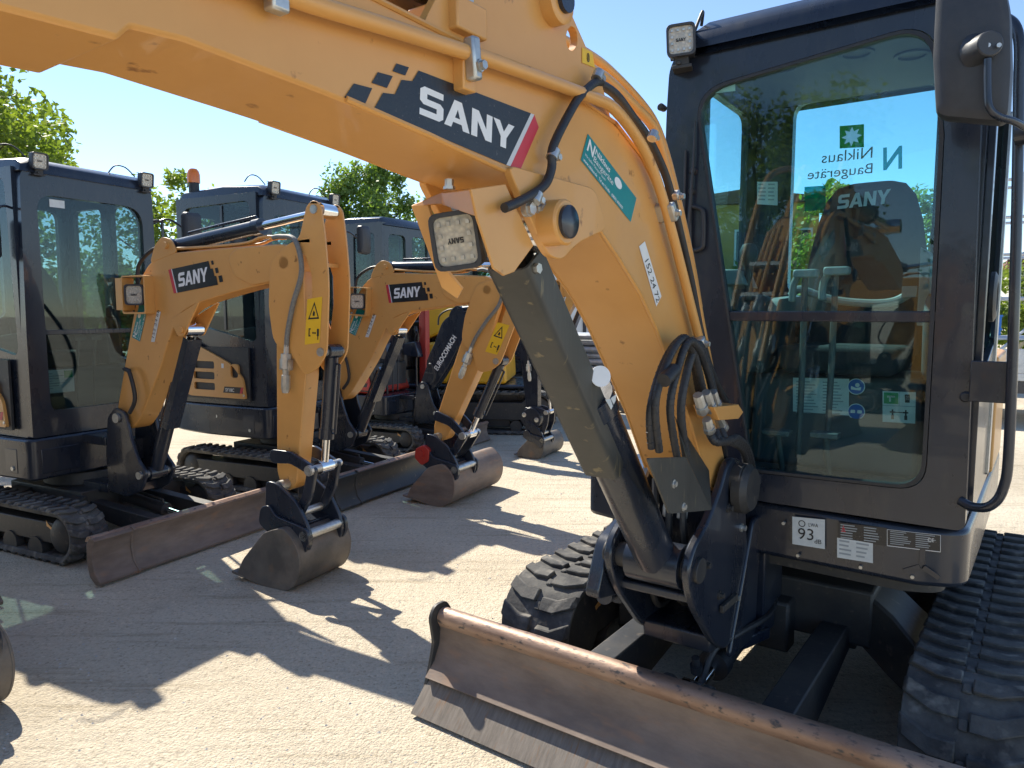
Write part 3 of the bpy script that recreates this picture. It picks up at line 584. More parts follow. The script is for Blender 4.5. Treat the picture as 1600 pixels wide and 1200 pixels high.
    b = nb(); b.add([p for p in pl] + [p + V((.07, -.01, -.002)) for p in pl], [tuple(range(5)), (9, 8, 7, 6, 5)] + [(i, (i + 1) % 5, 5 + (i + 1) % 5, 5 + i) for i in range(5)]); b.build('coupling_plate', ORANGE, T, bevel=.002)
    for i, (p0, p1) in enumerate((((1090, 617), (1099, 646)), ((1103, 613), (1113, 644)), ((1113, 612), (1121, 641)), ((1104, 655), (1110, 676)), ((1122, 652), (1131, 672)))):
        a, c = MX(*p0, XN + .07 + .008 * (i % 2)), MX(*p1, XN + .07 + .008 * (i % 2)); b = nb(); dd = (c - a).normalized(); b.lathe(a, dd, [(0, .014), (.012, .0155), ((c - a).length * .6, .0155), ((c - a).length * .6, .019), ((c - a).length * .85, .019), ((c - a).length, .013)], 8); b.build('hose_fitting', ZINC, T)
    for k, off_ in enumerate((0, 9, 18)):
        hose([(1108 + off_, 674 - off_ * .2), (1118 + off_, 690), (1140 + off_ * .6, 690 - off_ * .3), (1162 + off_ * .4, 705), (1166 + off_ * .5, 745), (1160, 800)], [XN + .07, XN + .09, XN + .09, XN + .06, XN + .02, XN], .0125)
    # ---- cab
    cab_parts(T, nb, O)
    return T

def cab_parts(T, nb, O):
    YF, YR, XL, XR = 2.66, 3.62, -1.19, -.185
    ZT = 2.52
    # glass opening of the front and the shell
    win = fillet(XZ([(1083, 142), (1462, 30), (1476, 210), (1462, 480), (1446, 768), (1172, 738)], YF), [.13, .12, 0, 0, .09, .03], 7)
    outer = fillet([(XL + .02, .862), (XR + .01, .862), (XR, 1.5), (XR - .02, ZT - .01)] + XZ([(1064, 74), (1046, 106), (1041, 180), (1038, 300), (1042, 487)], YF), [.02, .03, 0, .1, .03, .06, .1, .1, 0], 6)
    b = nb(); b.prism(outer, 'y', YF, YF + .055, 0, [win])
    # side walls, rear wall
    sw = fillet([(2.74, 1.70), (3.46, 1.70), (3.46, 2.44), (2.75, 2.46)], .06)
    side = [(YF + .054, .862), (YR, .862), (YR, ZT), (YF + .054, ZT - .012)]
    b.prism(side, 'x', XL - .01, XL + .022, 0, [sw])
    rw = rrect(-1.0, -.42, 1.62, 2.50, .07)
    b.prism([(XL + .023, .863), (XR - .041, .863), (XR - .041, 2.56), (XL + .023, 2.56)], 'y', YR - .05, YR, 0, [rw])
    dw = fillet([(2.76, 1.30), (3.50, 1.42), (3.50, 2.40), (2.80, 2.42)], [.08, .05, .06, .06])
    b.prism(side, 'x', XR - .04, XR, 0, [dw])
    shell = b.build('cab_shell', BLACK, T, bevel=.012, seg=3)
    b = nb(); seal_o = [(x + (-.0 if x < -.7 else 0), z) for x, z in win]
    cx, cz = -.7, 1.7
    inn = [(cx + (x - cx) * .965, cz + (z - cz) * .982) for x, z in win]
    b.prism([(cx + (x - cx) * .995, cz + (z - cz) * .997) for x, z in win], 'y', YF - .004, YF + .03, 0, [inn]); b.build('window_seal', HOSE, shell, bevel=.002)
    gin = [(cx + (x - cx) * .985, cz + (z - cz) * .991) for x, z in win]
    up = [p for p in gin if p[1] > 1.56]; 
    def clip(poly, z, above):
        out = []
        for i, p in enumerate(poly):
            q = poly[(i + 1) % len(poly)]; ip = (p[1] > z) == above; iq = (q[1] > z) == above
            if ip: out.append(p)
            if ip != iq: t = (z - p[1]) / (q[1] - p[1]); out.append((p[0] + (q[0] - p[0]) * t, z))
        return out
    b = nb(); b.prism(clip(gin, 1.548, True), 'y', YF + .012, YF + .017); b.build('windscreen', GLASS, shell)
    b = nb(); b.prism(clip(gin, 1.518, False), 'y', YF + .010, YF + .015); b.build('lower_windscreen', GLASS, shell)
    xa, xb_ = MY(1070, 487, YF).x, MY(1462, 487, YF).x
    b = nb(); b.prism([(xa + .02, 1.516), (xb_ + .004, 1.516), (xb_ + .004, 1.552), (xa + .02, 1.552)], 'y', YF + .002, YF + .035); b.build('windscreen_bar', BLACK, shell, bevel=.004)
    b = nb(); b.prism([(y, z) for y, z in sw], 'x', XL + .004, XL + .009); b.prism([(3.0, 1.7), (3.035, 1.7), (3.035, 2.43), (3.0, 2.43)], 'x', XL - .012, XL + .003, 1); b.build('side_window', [GLASS, BLACK], shell)
    b = nb(); b.prism(rw, 'y', YR - .03, YR - .025); rwin = b.build('rear_window', GLASS, shell)
    b = nb(); b.prism(dw, 'x', XR - .022, XR - .017); b.build('door_window', DARKGLASS, shell)
    # door skin, handle, hinge, grab rail
    b = nb(); b.prism(fillet([(2.74, .90), (3.53, .90), (3.53, 2.46), (2.76, 2.47)], .06), 'x', XR + .001, XR + .022, 0, [fillet([(2.79, 1.33), (3.46, 1.45), (3.46, 2.37), (2.83, 2.39)], .06)]); door = b.build('cab_door', BLACK, T, bevel=.006)
    b = nb(); b.lathe((XR + .02, 3.0, 1.60), (1, 0, 0), [(0, .085), (.012, .085), (.02, .07), (.02, .05), (.008, .045), (.008, .02)], 28); b.build('door_latch', HOSE, door)
    b = nb(); b.prism(fillet([(3.30, .93), (3.40, .93), (3.45, 2.3), (3.41, 2.3)], .01), 'x', XR + .022, XR + .03); b.build('door_trim', ZINC, door)
    rail = [MY(1500, 782, YF), MY(1520, 792, 2.645), MY(1548, 790, 2.62), MY(1568, 762, 2.62), MY(1577, 690, 2.62), MY(1587, 400, 2.62), MY(1592, 150, 2.62), MY(1592, 60, 2.62), MY(1575, 30, 2.645), MY(1545, 30, 2.69)]
    b = nb(); b.tube(rail, .0145, 14, smooth=6); rl = b.build('grab_rail', BLACK, T)
    b = nb(); p0, p1 = MY(1541, 564, 2.64), MY(1582, 632, 2.62); b.box(XR - .0, p1.x, 2.632, 2.645, p1.z, p0.z); b.build('rail_bracket', BLACK, rl, bevel=.003)
    p = MY(1509, 620, YF); b = nb(); b.lathe((p.x, YF, p.z), (0, -1, 0), [(0, .017), (.006, .017), (.012, .012)], 16); b.build('rubber_stop', HOSE, shell)
    # roof
    def rl_(y, z, in_, ex=0): return [(XL + in_, y, z), (XR - in_ * .8, y, z)]
    rings = []
    for y, z, i_ in ((2.645, 2.515, .03), (2.655, 2.56, .05), (2.70, 2.605, .085), (2.80, 2.635, .12), (3.2, 2.65, .14), (3.62, 2.635, .13), (3.66, 2.58, .08), (3.665, 2.515, .05)):
        rings.append([(XL + i_ * .55, y, 2.50), (XR - i_ * .5, y, 2.50), (XR - i_ * .7, y, z - .03), (XR - i_ * 1.3, y, z), (XL + i_ * 1.4, y, z), (XL + i_ * .8, y, z - .03)])
    b = nb(); b.loft(rings); b.build('roof', BLACK, T, bevel=.012, ang=50)
    b = nb(); b.box(XL + .055, XR - .05, YF + .06, YR - .055, 2.485, 2.499)
    for cx_, cy_ in ((-.62, 2.98), (-.88, 2.98), (-.46, 3.12)): b.prism(disc(cx_, cy_, .06, 24), 'z', 2.478, 2.486, 0, [disc(cx_, cy_, .045, 24)])
    b.build('headliner', DTRIM, T, bevel=.003)
    work_light(T, MY(1064, 62, 2.58), (.34, -1, -.05), (-.05, 0, 1), .102, .112, O, True, .055)
    b = nb(); b.tube([MY(1085, 50, 2.66), MY(1098, 18, 2.68), MY(1096, 40, 2.72)], .006, 8, smooth=5); b.build('lamp_cable', HOSE, T)
    # mirror on its arm
    Y0 = 2.42
    mo = fillet(XZ([(1462, 178), (1457, 90), (1462, -12), (1478, -34), (1570, -30), (1580, 20), (1582, 110), (1577, 182), (1565, 192), (1475, 184)], Y0), .022, 4)
    mc = V((sum(p[0] for p in mo) / len(mo), 0, sum(p[1] for p in mo) / len(mo)))
    def sc(p, k): return (mc.x + (p[0] - mc.x) * k, mc.z + (p[1] - mc.z) * k)
    b = nb(); b.loft([[(*sc(p, .78)[:1], Y0 - .018, sc(p, .85)[1]) for p in mo], [(sc(p, .96)[0], Y0 - .008, sc(p, .975)[1]) for p in mo], [(p[0], Y0 + .012, p[1]) for p in mo], [(p[0], Y0 + .05, p[1]) for p in mo], [(sc(p, .97)[0], Y0 + .06, sc(p, .98)[1]) for p in mo]])
    mir = b.build('mirror', PLASTIC, T, ang=45)
    b = nb(); b.prism([sc(p, .9) for p in mo], 'y', Y0 + .059, Y0 + .064); b.build('mirror_glass', MIRRORM, mir)
    p = MY(1549, 71, Y0 - .04); b = nb(); b.lathe((p.x - .03, Y0 - .005, p.z + .002), (.35, -.6, 0), [(0, .05), (.02, .038), (.055, .033), (.058, .03)], 24); b.build('mirror_socket', PLASTIC, mir)
    for px_ in (1543, 1560): q = MY(px_, 70, Y0 - .06); b = nb(); b.lathe((q.x, Y0 - .052, q.z), (.3, -1, 0), [(0, .006), (.006, .006), (.006, .003)], 8); b.build('screw', ZINC, mir)
    arm = [MY(1543, 92, 2.375), MY(1543, 140, 2.375), MY(1546, 168, 2.375), MY(1560, 182, 2.39), MY(1585, 190, 2.43), MY(1608, 205, 2.5), MY(1612, 222, 2.55)]
    b = nb(); b.tube(arm, .0095, 12, smooth=6); q = MY(1608, 208, 2.58); b.lathe((q.x - .03, 2.6, q.z), (1, -.2, 0), [(0, .028), (.06, .028)], 16); b.build('mirror_arm', BLACK, mir)
    # right front: hand loop, wiper, small knobs on the left pillar
    b = nb(); lp = [MY(*c, 2.645) for c in ((1080, 322), (1094, 326), (1099, 336), (1099, 376), (1096, 388), (1080, 391), (1078, 380), (1078, 330), (1080, 322))]; b.tube(lp, .0085, 10, smooth=4); b.build('hand_loop', HOSE, T)
    b = nb(); b.tube([MY(1072, 418, 2.645), MY(1078, 330, 2.64), (MY(1084, 240, 2.64)), MY(1086, 190, 2.645)], [.008, .007, .005, .004], 8); b.tube([MY(1071, 235, 2.648), MY(1069, 330, 2.648), MY(1066, 430, 2.648)], .006, 8); b.build('wiper', HOSE, T)
    for px_, py_ in ((1036, 169), (1086, 268), (1084, 300)): p = MY(px_, py_, 2.67); b = nb(); b.lathe((p.x, 2.66, p.z), (0, -1, 0), [(-.02, .012), (.012, .014), (.02, .009)], 14); b.build('rubber_stop', HOSE, T)
    # ---- interior
    b = nb(); b.box(XL + .06, XR - .05, YF + .05, YR - .06, .87, .93); b.build('cab_floor', DTRIM, T)
    b = nb(); b.loft([[(-.98, 3.02, .931), (-.36, 3.02, .931), (-.36, 3.55, .931), (-.98, 3.55, .931)], [(-.98, 3.06, 1.30), (-.36, 3.06, 1.30), (-.36, 3.55, 1.30), (-.98, 3.55, 1.30)]]); b.build('seat_base', DTRIM, T, bevel=.02)
    seat = nb(); seat.loft([[(x, y, z) for x, z in fillet([(-.86, 1.31), (-.44, 1.31), (-.42, 1.42), (-.88, 1.42)], .04)] for y in (2.99, 3.02, 3.3, 3.4)]); st = seat.build('seat', FABRIC, T, bevel=.03, seg=3)
    lp = []
    for z, hw, y, d in ((1.38, .22, 3.32, .06), (1.5, .235, 3.34, .07), (1.75, .23, 3.37, .065), (1.92, .20, 3.39, .06), (2.02, .17, 3.40, .05), (2.07, .13, 3.41, .035), (2.085, .08, 3.415, .02)):
        lp.append([(-.63 + hw * sx, y + dy, z) for sx, dy in ((-1, 0), (-.8, -d * .6), (-.3, -d * .8), (.3, -d * .8), (.8, -d * .6), (1, 0), (.8, d), (-.8, d))])
    b = nb(); b.loft(lp); b.build('backrest', FABRIC, st, ang=80)
    b = nb(); o_ = MY(1308, 327, 3.315); b.text('SANY', o_, (MY(1390, 318, 3.315) - o_) / 3.7, V((0, .02, .06))); b.build('seat_logo', DSILVER, st, recalc=False)
    for sx in (-.92, -.34): b = nb(); b.prism(fillet([(3.0, 1.52), (3.05, 1.60), (3.42, 1.62), (3.42, 1.55), (3.1, 1.54)], .02), 'x', sx - .035, sx + .035); b.build('armrest', TRIM, st, bevel=.012)
    p0 = [MY(*c, 3.1) for c in ((1236, 462), (1250, 452), (1300, 468), (1360, 474), (1400, 470), (1430, 452))]
    b = nb(); b.tube(p0, .016, 10, smooth=5); q = MY(1420, 460, 3.1); b.box(q.x - .02, q.x + .03, 3.07, 3.1, q.z - .01, q.z + .03); b.build('seat_frame', TRIM, st)
    for xx in (-.98, -.30):
        b = nb(); b.prism(fillet([(2.98, 1.3), (3.45, 1.3), (3.45, 1.58), (3.0, 1.62), (2.94, 1.55)], .04), 'x', xx - .06, xx + .06); con = b.build('console', DTRIM, T, bevel=.02)
        b = nb(); b.tube([(xx, 2.97, 1.60), (xx, 2.96, 1.68), (xx, 2.95, 1.74)], [.018, .014, .02], 12); b.lathe((xx, 2.95, 1.73), (0, 0, 1), [(0, .02), (.03, .034), (.06, .035), (.085, .025), (.09, .01)], 16); b.build('joystick', HOSE, con)
    b = nb(); b.prism(fillet([(MY(1445, 380, 3.0).x - .012, 1.5), (MY(1445, 380, 3.0).x + .02, 1.5), (MY(1445, 380, 3.0).x + .02, 1.75), (MY(1445, 380, 3.0).x - .012, 1.78)], .006), 'y', 3.0, 3.3); b.build('pillar_trim', TRIM, T, bevel=.004)
    # monitor, travel levers, pedals
    c = [MY(*k, 2.95) for k in ((1112, 445), (1120, 421), (1158, 421), (1168, 445))]; b = nb(); b.prism3([(p.x, p.z) for p in c], lambda q: V((q[0], 2.92, q[1])), lambda q: V((q[0] + .02, 3.03, q[1] - .015))); b.tube([(c[0].x + .05, 2.98, c[0].z), (c[0].x + .06, 3.0, 1.3)], .03, 10); b.build('monitor', TRIM, T, bevel=.006)
    b = nb(); b.box(-1.13, -.99, 2.86, 3.3, .931, 1.55); b.build('side_console', DTRIM, T, bevel=.03)
    for (hx, hy), (bx, by) in (((1258, 428), (1252, 590)), ((1306, 424), (1296, 590))):
        h, f = MY(hx, hy, 2.80), MY(bx, by, 2.86); f.z = 1.0; b = nb(); b.tube([f, (f + h) / 2 + V((0, .01, 0)), h], .011, 10); lv = b.build('travel_lever', DTRIM, T)
        b = nb(); b.prism(rrect(h.x - .038, h.x + .048, h.z - .014, h.z + .016, .012), 'y', 2.775, 2.815); b.tube([h + V((-.02, 0, .0)), h + V((-.045, .02, -.04)), h + V((-.05, .03, -.1))], .014, 8, smooth=4); b.build('grip', TRIM, lv, bevel=.006)
    for (a, c_) in (((1196, 668), (1238, 672)), ((1270, 672), (1314, 678))):
        p, q = MY(*a, 2.79), MY(*c_, 2.79); b = nb(); b.box(p.x, q.x, 2.74, 2.80, p.z - .02, p.z); b.tube([((p.x + q.x) / 2, 2.78, p.z - .02), ((p.x + q.x) / 2, 2.86, .94)], .012, 8); b.build('pedal', DTRIM, T, bevel=.004)
    b = nb(); b.box(-.85, -.5, 2.74, 2.95, .931, .945); b.build('floor_mat', HOSE, T, bevel=.004)
    # pale thin sheet on the cab floor
    b = nb(); b.prism(fillet([(-.62, 2.72), (-.45, 2.76), (-.37, 2.72), (-.36, 2.86), (-.52, 2.90), (-.6, 2.84)], .02), 'z', .9315, .934); b.build('pale_floor_sheet', PAPER, T)
    # ---- stickers
    def sheet(px4, Y, m, nm, par, lines=0, k=.0012, ink=GREYINK, extra=None):
        q = [MY(*c, Y - k) for c in px4]; b = nb(); b.poly(q, 0)
        u, v = q[1] - q[0], q[3] - q[0]
        for i in range(lines):
            for cx_, w_ in ((.06, .4), (.54, .38)):
                o_ = q[0] + v * (.08 + .84 * i / lines) + u * cx_ + V((0, -.0006, 0)); w2 = w_ * random.uniform(.6, 1); h2 = .35 / lines
                b.poly([o_, o_ + u * w2, o_ + u * w2 + v * h2, o_ + v * h2], 1)
        if extra: extra(b, q, u, v)
        return b.build(nm, [m, ink, INK, DGREEN, DBLUE, DRED, WHITE, TEAL, DYELLOW], par, recalc=False)
    YB = 2.664
    def e93(b, q, u, v):
        o_ = q[0] + v * .78 + u * .16; b.text('93', o_ + V((0, -.0006, 0)), u * .5 / width_of('93'), -v * .42, 2, N=V((0, -1, 0))); b.text('dB', o_ + u * .52 + v * .1 + V((0, -.0006, 0)), u * .22 / width_of('dB'), -v * .16, 2, N=V((0, -1, 0)))
        b.text('LWA', q[0] + v * .3 + u * .5 + V((0, -.0006, 0)), u * .3 / width_of('LWA'), -v * .14, 2, N=V((0, -1, 0)))
        c_ = q[0] + v * .22 + u * .3; b.prism3(disc(0, 0, .012), lambda p: c_ + V((p[0], -.0004, p[1])), lambda p: c_ + V((p[0], -.0008, p[1])), 2, [disc(0, 0, .009)])
    sheet([(1238, 807), (1289, 812), (1289, 858), (1238, 850)], YB, PAPER, 'noise_label', shellbody(T), 0, extra=e93)
    def emb(b, q, u, v):
        for a in (90, 210, 330): d = u * (.07 * cos(radians(a))) - v * (.3 * sin(radians(a))); e = V((-d.z, 0, d.x)) * .3; c0 = q[0] + u * .12 + v * .4 + V((0, -.0006, 0)); b.poly([c0 + e, c0 + d, c0 - e], 5)
    sheet([(1309, 816), (1386, 825), (1386, 853), (1309, 844)], YB, DBLACK, 'type_plate', shellbody(T), 6, extra=emb)
    def ce(b, q, u, v):
        b.text('CE', q[0] + u * .76 + v * .45 + V((0, -.0006, 0)), u * .12 / width_of('CE'), -v * .22, 6, N=V((0, -1, 0)))
        e = .02
        for s in ((0, 0, 1, e), (0, 1 - e * 2, 1, e * 2), (0, 0, .008, 1), (.992, 0, .008, 1)): o_ = q[0] + u * s[0] + v * s[1] + V((0, -.0006, 0)); b.poly([o_, o_ + u * s[2], o_ + u * s[2] + v * s[3], o_ + v * s[3]], 6)
    sheet([(1386, 827), (1470, 836), (1470, 865), (1386, 853)], YB, DBLACK, 'type_plate', shellbody(T), 7, extra=ce)
    sheet([(1308, 840), (1364, 849), (1364, 880), (1308, 871)], YB, PAPER, 'worn_label', shellbody(T), 4, k=.0018)
    YS = 3.045
    sheet([(1239, 590), (1327, 592), (1326, 654), (1239, 652)], YS, PAPER, 'instruction_sheet', T, 11)
    for cy in (604, 643):
        c0 = MY(1338, cy, YS); b = nb(); b.prism(disc(c0.x, c0.z, .031, 28), 'y', YS - .001, YS - .002, 1); b.prism(disc(c0.x, c0.z, .028, 28), 'y', YS - .002, YS - .0028, 0)
        if cy < 620: b.prism(disc(c0.x + .004, c0.z + .006, .008), 'y', YS - .0028, YS - .0034, 1); b.prism(fillet([(c0.x - .018, c0.z - .012), (c0.x + .016, c0.z - .014), (c0.x + .018, c0.z + .0), (c0.x, c0.z - .006), (c0.x - .018, c0.z + .002)], .002), 'y', YS - .0028, YS - .0034, 1)
        else:
            for k in (-1, 1): b.prism(rrect(c0.x + k * .012 - .008, c0.x + k * .012 + .008, c0.z - .006, c0.z + .006, .003), 'y', YS - .0028, YS - .0034, 1)
        b.build('mandatory_sign', [DBLUE, WHITE], T, recalc=False)
    def ex(b, q, u, v):
        def R(x, y, w_, h_, m): o_ = q[0] + u * x + v * y + V((0, -.0006, 0)); b.poly([o_, o_ + u * w_, o_ + u * w_ + v * h_, o_ + v * h_], m)
        R(.04, .04, .44, .36, 3); R(0, .45, 1, .02, 1); R(.5, 0, .015, .45, 1); R(.68, .08, .14, .26, 2); R(.7, .12, .1, .14, 0)
        R(.14, .14, .24, .06, 6); R(.2, .2, .06, .14, 6)
        for cx_ in (.3, .7):
            R(cx_ - .08, .64, .16, .05, 2); R(cx_ - .02, .58, .05, .2, 2); R(cx_ - .04, .76, .09, .14, 2)
        R(.38, .65, .24, .03, 2)
    sheet([(1379, 611), (1431, 613), (1430, 662), (1379, 659)], 2.99, PAPER, 'exit_sticker', T, 0, extra=ex)
    sheet([(1183, 284), (1215, 284), (1215, 321), (1183, 319)], 3.44, PAPER, 'inspection_sticker', T, 5)
    sheet([(1109, 124), (1149, 118), (1149, 142), (1109, 147)], YF + .02, PAPER, 'note_sticker', T, 0)
    # stickers on the rear window: firm's sign seen from behind, green star
    YW = YR - .031
    q = [MY(*c, YW) for c in ((1312, 197), (1350, 194), (1350, 230), (1312, 232))]; b = nb(); c_ = sum(q, V()) / 4; r_ = (q[1] - q[0]).length * .42
    st_ = [(cos(k * pi / 8) * (r_ if k % 2 == 0 else r_ * .55), sin(k * pi / 8) * (r_ if k % 2 == 0 else r_ * .55)) for k in range(16)]; st_ = [(c_.x + x, c_.z + z) for x, z in st_]; b.prism([(p.x, p.z) for p in q], 'y', YW, YW - .0004, 0, [st_]); b.prism(st_, 'y', YW, YW - .0004, 1); b.build('star_sticker', [WGREEN, WWHITE], rwin, recalc=False)
    b = nb(); o_ = MY(1412, 262, YW); b.text('N', o_ + V((0, -.001, 0)), V(((MY(1380, 265, YW) - o_).x, 0, 0)) / width_of('N', .03), MY(1412, 226, YW) - o_, 0, bold=.03)
    b.text('Niklaus', MY(1365, 246, YW), V(((MY(1284, 246, YW) - MY(1365, 246, YW)).x, 0, 0)) / width_of('Niklaus'), V((0, 0, .05)), 1); b.text('Baugeräte', MY(1365, 270, YW), V(((MY(1262, 270, YW) - MY(1365, 270, YW)).x, 0, 0)) / width_of('Baugeräte'), V((0, 0, .045)), 1)
    b.build('firm_lettering', [WTEAL, GREYINK], rwin, recalc=False)
    q = [MY(*c, YW) for c in ((1257, 292), (1290, 290), (1290, 328), (1257, 330))]; b = nb(); b.poly(q, 0); b.build('rear_sticker', [WTEAL], rwin, recalc=False)
def shellbody(T): return [c for c in T.children if c.name.startswith('upper_body')][0]

# ================================================================== THE ROW OF SMALL EXCAVATORS
def small_machine(ox, oy, label, group, arm=4., boom_mat=None, panel_mat=None, bucket=(-.30, .14), coupler=None, decal='logo', bucket_mat=None, beacon=False, lights=True, boom_dx=0., rz=63., pin_rot=0., name_plate='SY18C', blade_ext=True, boom_down=0., blade_mat=None, bscale=1., open_station=False, scale=1., deck_mat=None, rotator=False, lock=None, guard_lamp=True):
    BO = boom_mat or ORANGE; PA = panel_mat or ORANGE
    T = thing('excavator', label, 'excavator', (ox, oy, 0), radians(rz), group); O = (0, 0, 0); T.scale = (scale,) * 3
    def nb(): return MB(O)
    track(T, -.63, -.39, -.58, .66, .155, O, -1, .085, .02); track(T, .39, .63, -.58, .66, .155, O, 1, .085, .02)
    b = nb(); b.box(-.30, .30, -.34, .46, .17, .36)
    for s in (-1, 1):
        for y in (-.28, .3): b.loft([[(s * .28, y - .09, .34), (s * .28, y + .09, .34), (s * .28, y + .09, .2), (s * .28, y - .09, .2)], [(s * .46, y - .12, .28), (s * .46, y + .12, .28), (s * .46, y + .12, .12), (s * .46, y - .12, .12)]])
    b.cyl((0, .05, .36), (0, .05, .45), .27, 30); b.build('undercarriage_frame', FRAME, T, bevel=.008)
    # blade
    b = nb(); prof = [(-1.16, .03), (-1.115, .08), (-1.095, .16), (-1.105, .23), (-1.13, .265), (-1.11, .28), (-1.08, .275), (-1.055, .24), (-1.05, .14), (-1.07, .05), (-1.12, .012), (-1.155, .012)]
    b.prism(prof, 'x', -.745 if not blade_ext else -.50, .745); bl = b.build('dozer_blade', blade_mat or RUST, T, bevel=.003, ang=50)
    if blade_ext:
        b = nb(); b.prism([(y - .012, z) for y, z in prof], 'x', -.745, -.497); b.build('blade_extension', blade_mat or RUST, bl, bevel=.004, ang=50)
        b = nb(); b.prism([(y - .02 if y < -1.08 else y + .004, z + (.008 if z > .2 else 0)) for y, z in prof], 'x', -.505, -.492); b.build('blade_rib', blade_mat or RUST, bl, bevel=.003, ang=50)
    b = nb(); b.prism([(-1.125, .262), (-1.125, .274), (-1.10, .288), (-1.07, .284), (-1.05, .255), (-1.06, .25), (-1.1, .27)], 'x', -.74, .74); b.build('blade_roll', BAREDGE, bl)
    for x in (-.2, .2):
        b = nb(); b.loft([[(x - .04, -1.06, .24), (x + .04, -1.06, .24), (x + .04, -1.06, .08), (x - .04, -1.06, .08)], [(x - .04, -.3, .29), (x + .04, -.3, .29), (x + .04, -.3, .2), (x - .04, -.3, .2)]]); b.build('blade_arm', FRAME, bl, bevel=.005)
    cylinder(bl, (0, -.36, .27), (0, -1.03, .2), .62, .04, .02, O, 'blade_cylinder', FRAME)
    # upper body
    deck = fillet([(-.52, -.2), (.5, -.2), (.54, .5), (.43, 1.15), (-.43, 1.15), (-.54, .6)], [.06, .06, .2, .25, .25, .2])
    b = nb(); b.prism(deck, 'z', .46, .73); bd = b.build('upper_body', deck_mat or BLACK, T, bevel=.015)
    b = nb(); b.box(-.527, -.515, -.05, .45, .50, .66); b.box(-.46, -.2, -.207, -.2, .50, .66); b.build('access_cover', BLACK, bd, bevel=.006)
    for y, z in ((.4, .63), (.0, .53)): b = nb(); b.cyl((-.52, y, z), (-.535, y, z), .014, 10); b.build('bolt', ZINC, bd)
    b = nb(); b.prism(fillet([(-.51, .87), (.51, .87), (.42, 1.14), (-.42, 1.14)], [0, 0, .12, .12]), 'z', .735, 1.30); b.build('engine_hood', PA, T, bevel=.03)
    pan = fillet([(.03, .80), (.72, .80), (.86, .86), (.86, 1.28), (.72, 1.30), (.20, 1.10), (.06, .98)], [.02, .03, .06, .04, .05, .06, .04])
    vents = [rrect(.40, .66, .86 + i * .095, .925 + i * .095, .02) for i in range(3)] + [rrect(.11, .20, .98, 1.10, .035)]
    b = nb(); b.prism(pan, 'x', -.535, -.515, 0, vents); pn = b.build('side_panel', PA, T, bevel=.004)
    b = nb(); b.box(-.516, -.50, .0, .86, .78, 1.24); b.build('panel_backing', FRAME, T)
    b = nb(); N = V((-1, 0, 0))
    b.poly([(-.536, .30, .845), (-.536, .06, .845), (-.536, .06, .90), (-.536, .28, .90)], 0); b.poly([(-.5362, .10, .845), (-.5362, .07, .845), (-.5362, .05, .90), (-.5362, .08, .90)], 2)
    b.text(name_plate, (-.536, .27, .857), (0, -.028, 0), (0, 0, .03), 1, bold=.02, N=N)
    b.build('model_plate', [DBLACK, WHITE, DRED], pn, recalc=False)
    b = nb(); b.poly([(-.536, .31, 1.06), (-.536, .28, 1.06), (-.536, .28, 1.10), (-.536, .31, 1.10)], 0); b.build('code_sticker', [WHITE], pn, recalc=False)
    b = nb()
    for y in (.05, .82): b.cyl((-.535, y, .83), (-.539, y, .83), .01, 8)
    b.build('bolt', ZINC, pn)
    if not open_station:
        # cab
        YF, YR, X = -.17, .86, .485
        b = nb(); wf = fillet([(-.36, .90), (.38, .90), (.38, 2.30), (-.37, 2.30)], [.06, .06, .14, .11], 6)
        of = fillet([(-X, .735), (X, .735), (X, 1.4), (X - .02, 2.46), (-X + .02, 2.46), (-X, 1.4)], [.01, .01, 0, .09, .09, 0], 6)
        b.prism(of, 'y', YF, YF + .06, 0, [wf])
        sd = [(YF + .059, .735), (YR, .735), (YR, 2.46), (YF + .059, 2.46)]
        b.prism(sd, 'x', -X, -X + .04, 0, [fillet([(YF + .10, 1.26), (.76, 1.42), (.76, 2.38), (YF + .14, 2.40)], .07)])
        b.prism(sd, 'x', X - .04, X, 0, [fillet([(YF + .10, 1.15), (.28, 1.2), (.28, 2.34), (YF + .14, 2.34)], .06), fillet([(.40, 1.4), (.74, 1.4), (.74, 2.34), (.40, 2.34)], .06)])
        b.prism([(-X + .041, .735), (X - .041, .735), (X - .041, 2.46), (-X + .041, 2.46)], 'y', YR - .045, YR, 0, [rrect(-.37, -.06, 1.5, 2.33, .07), rrect(.06, .37, 1.5, 2.33, .07)])
        sh = b.build('cab_shell', BLACK, T, bevel=.012)
        b = nb(); b.prism([p for p in wf], 'y', YF + .018, YF + .022); b.build('windscreen', SMALLGLASS, sh)
        b = nb(); b.box(-.375, .385, YF + .004, YF + .035, 1.40, 1.43); b.build('windscreen_bar', BLACK, sh, bevel=.003)
        b = nb(); b.prism(fillet([(YF + .08, 1.24), (.78, 1.40), (.78, 2.40), (YF + .12, 2.42)], .07), 'x', -X + .018, -X + .022); b.prism([(.30, 1.36), (.325, 1.36), (.325, 2.38), (.30, 2.38)], 'x', -X + .01, -X + .017, 1); b.build('side_window', [SMALLGLASS, BLACK], sh)
        b = nb(); b.prism(fillet([(YF + .08, 1.03), (.76, 1.18), (.76, 2.36), (YF + .12, 2.36)], .07), 'x', X - .022, X - .018); b.build('door_window', SMALLGLASS, sh)
        b = nb(); b.prism(rrect(-.38, .38, 1.43, 2.38, .08), 'y', YR - .025, YR - .021); b.build('rear_window', SMALLGLASS, sh)
        rings = []
        for y, z in ((YF - .012, 2.45), (YF + .0, 2.49), (YF + .06, 2.525), (.3, 2.55), (.80, 2.53), (YR + .01, 2.45)): rings.append([(-X + .015, y, 2.43), (X - .015, y, 2.43), (X - .03, y, z - .02), (X - .09, y, z), (-X + .09, y, z), (-X + .03, y, z - .02)])
        b = nb(); b.loft(rings); b.build('roof', BLACK, T, bevel=.012, ang=50)
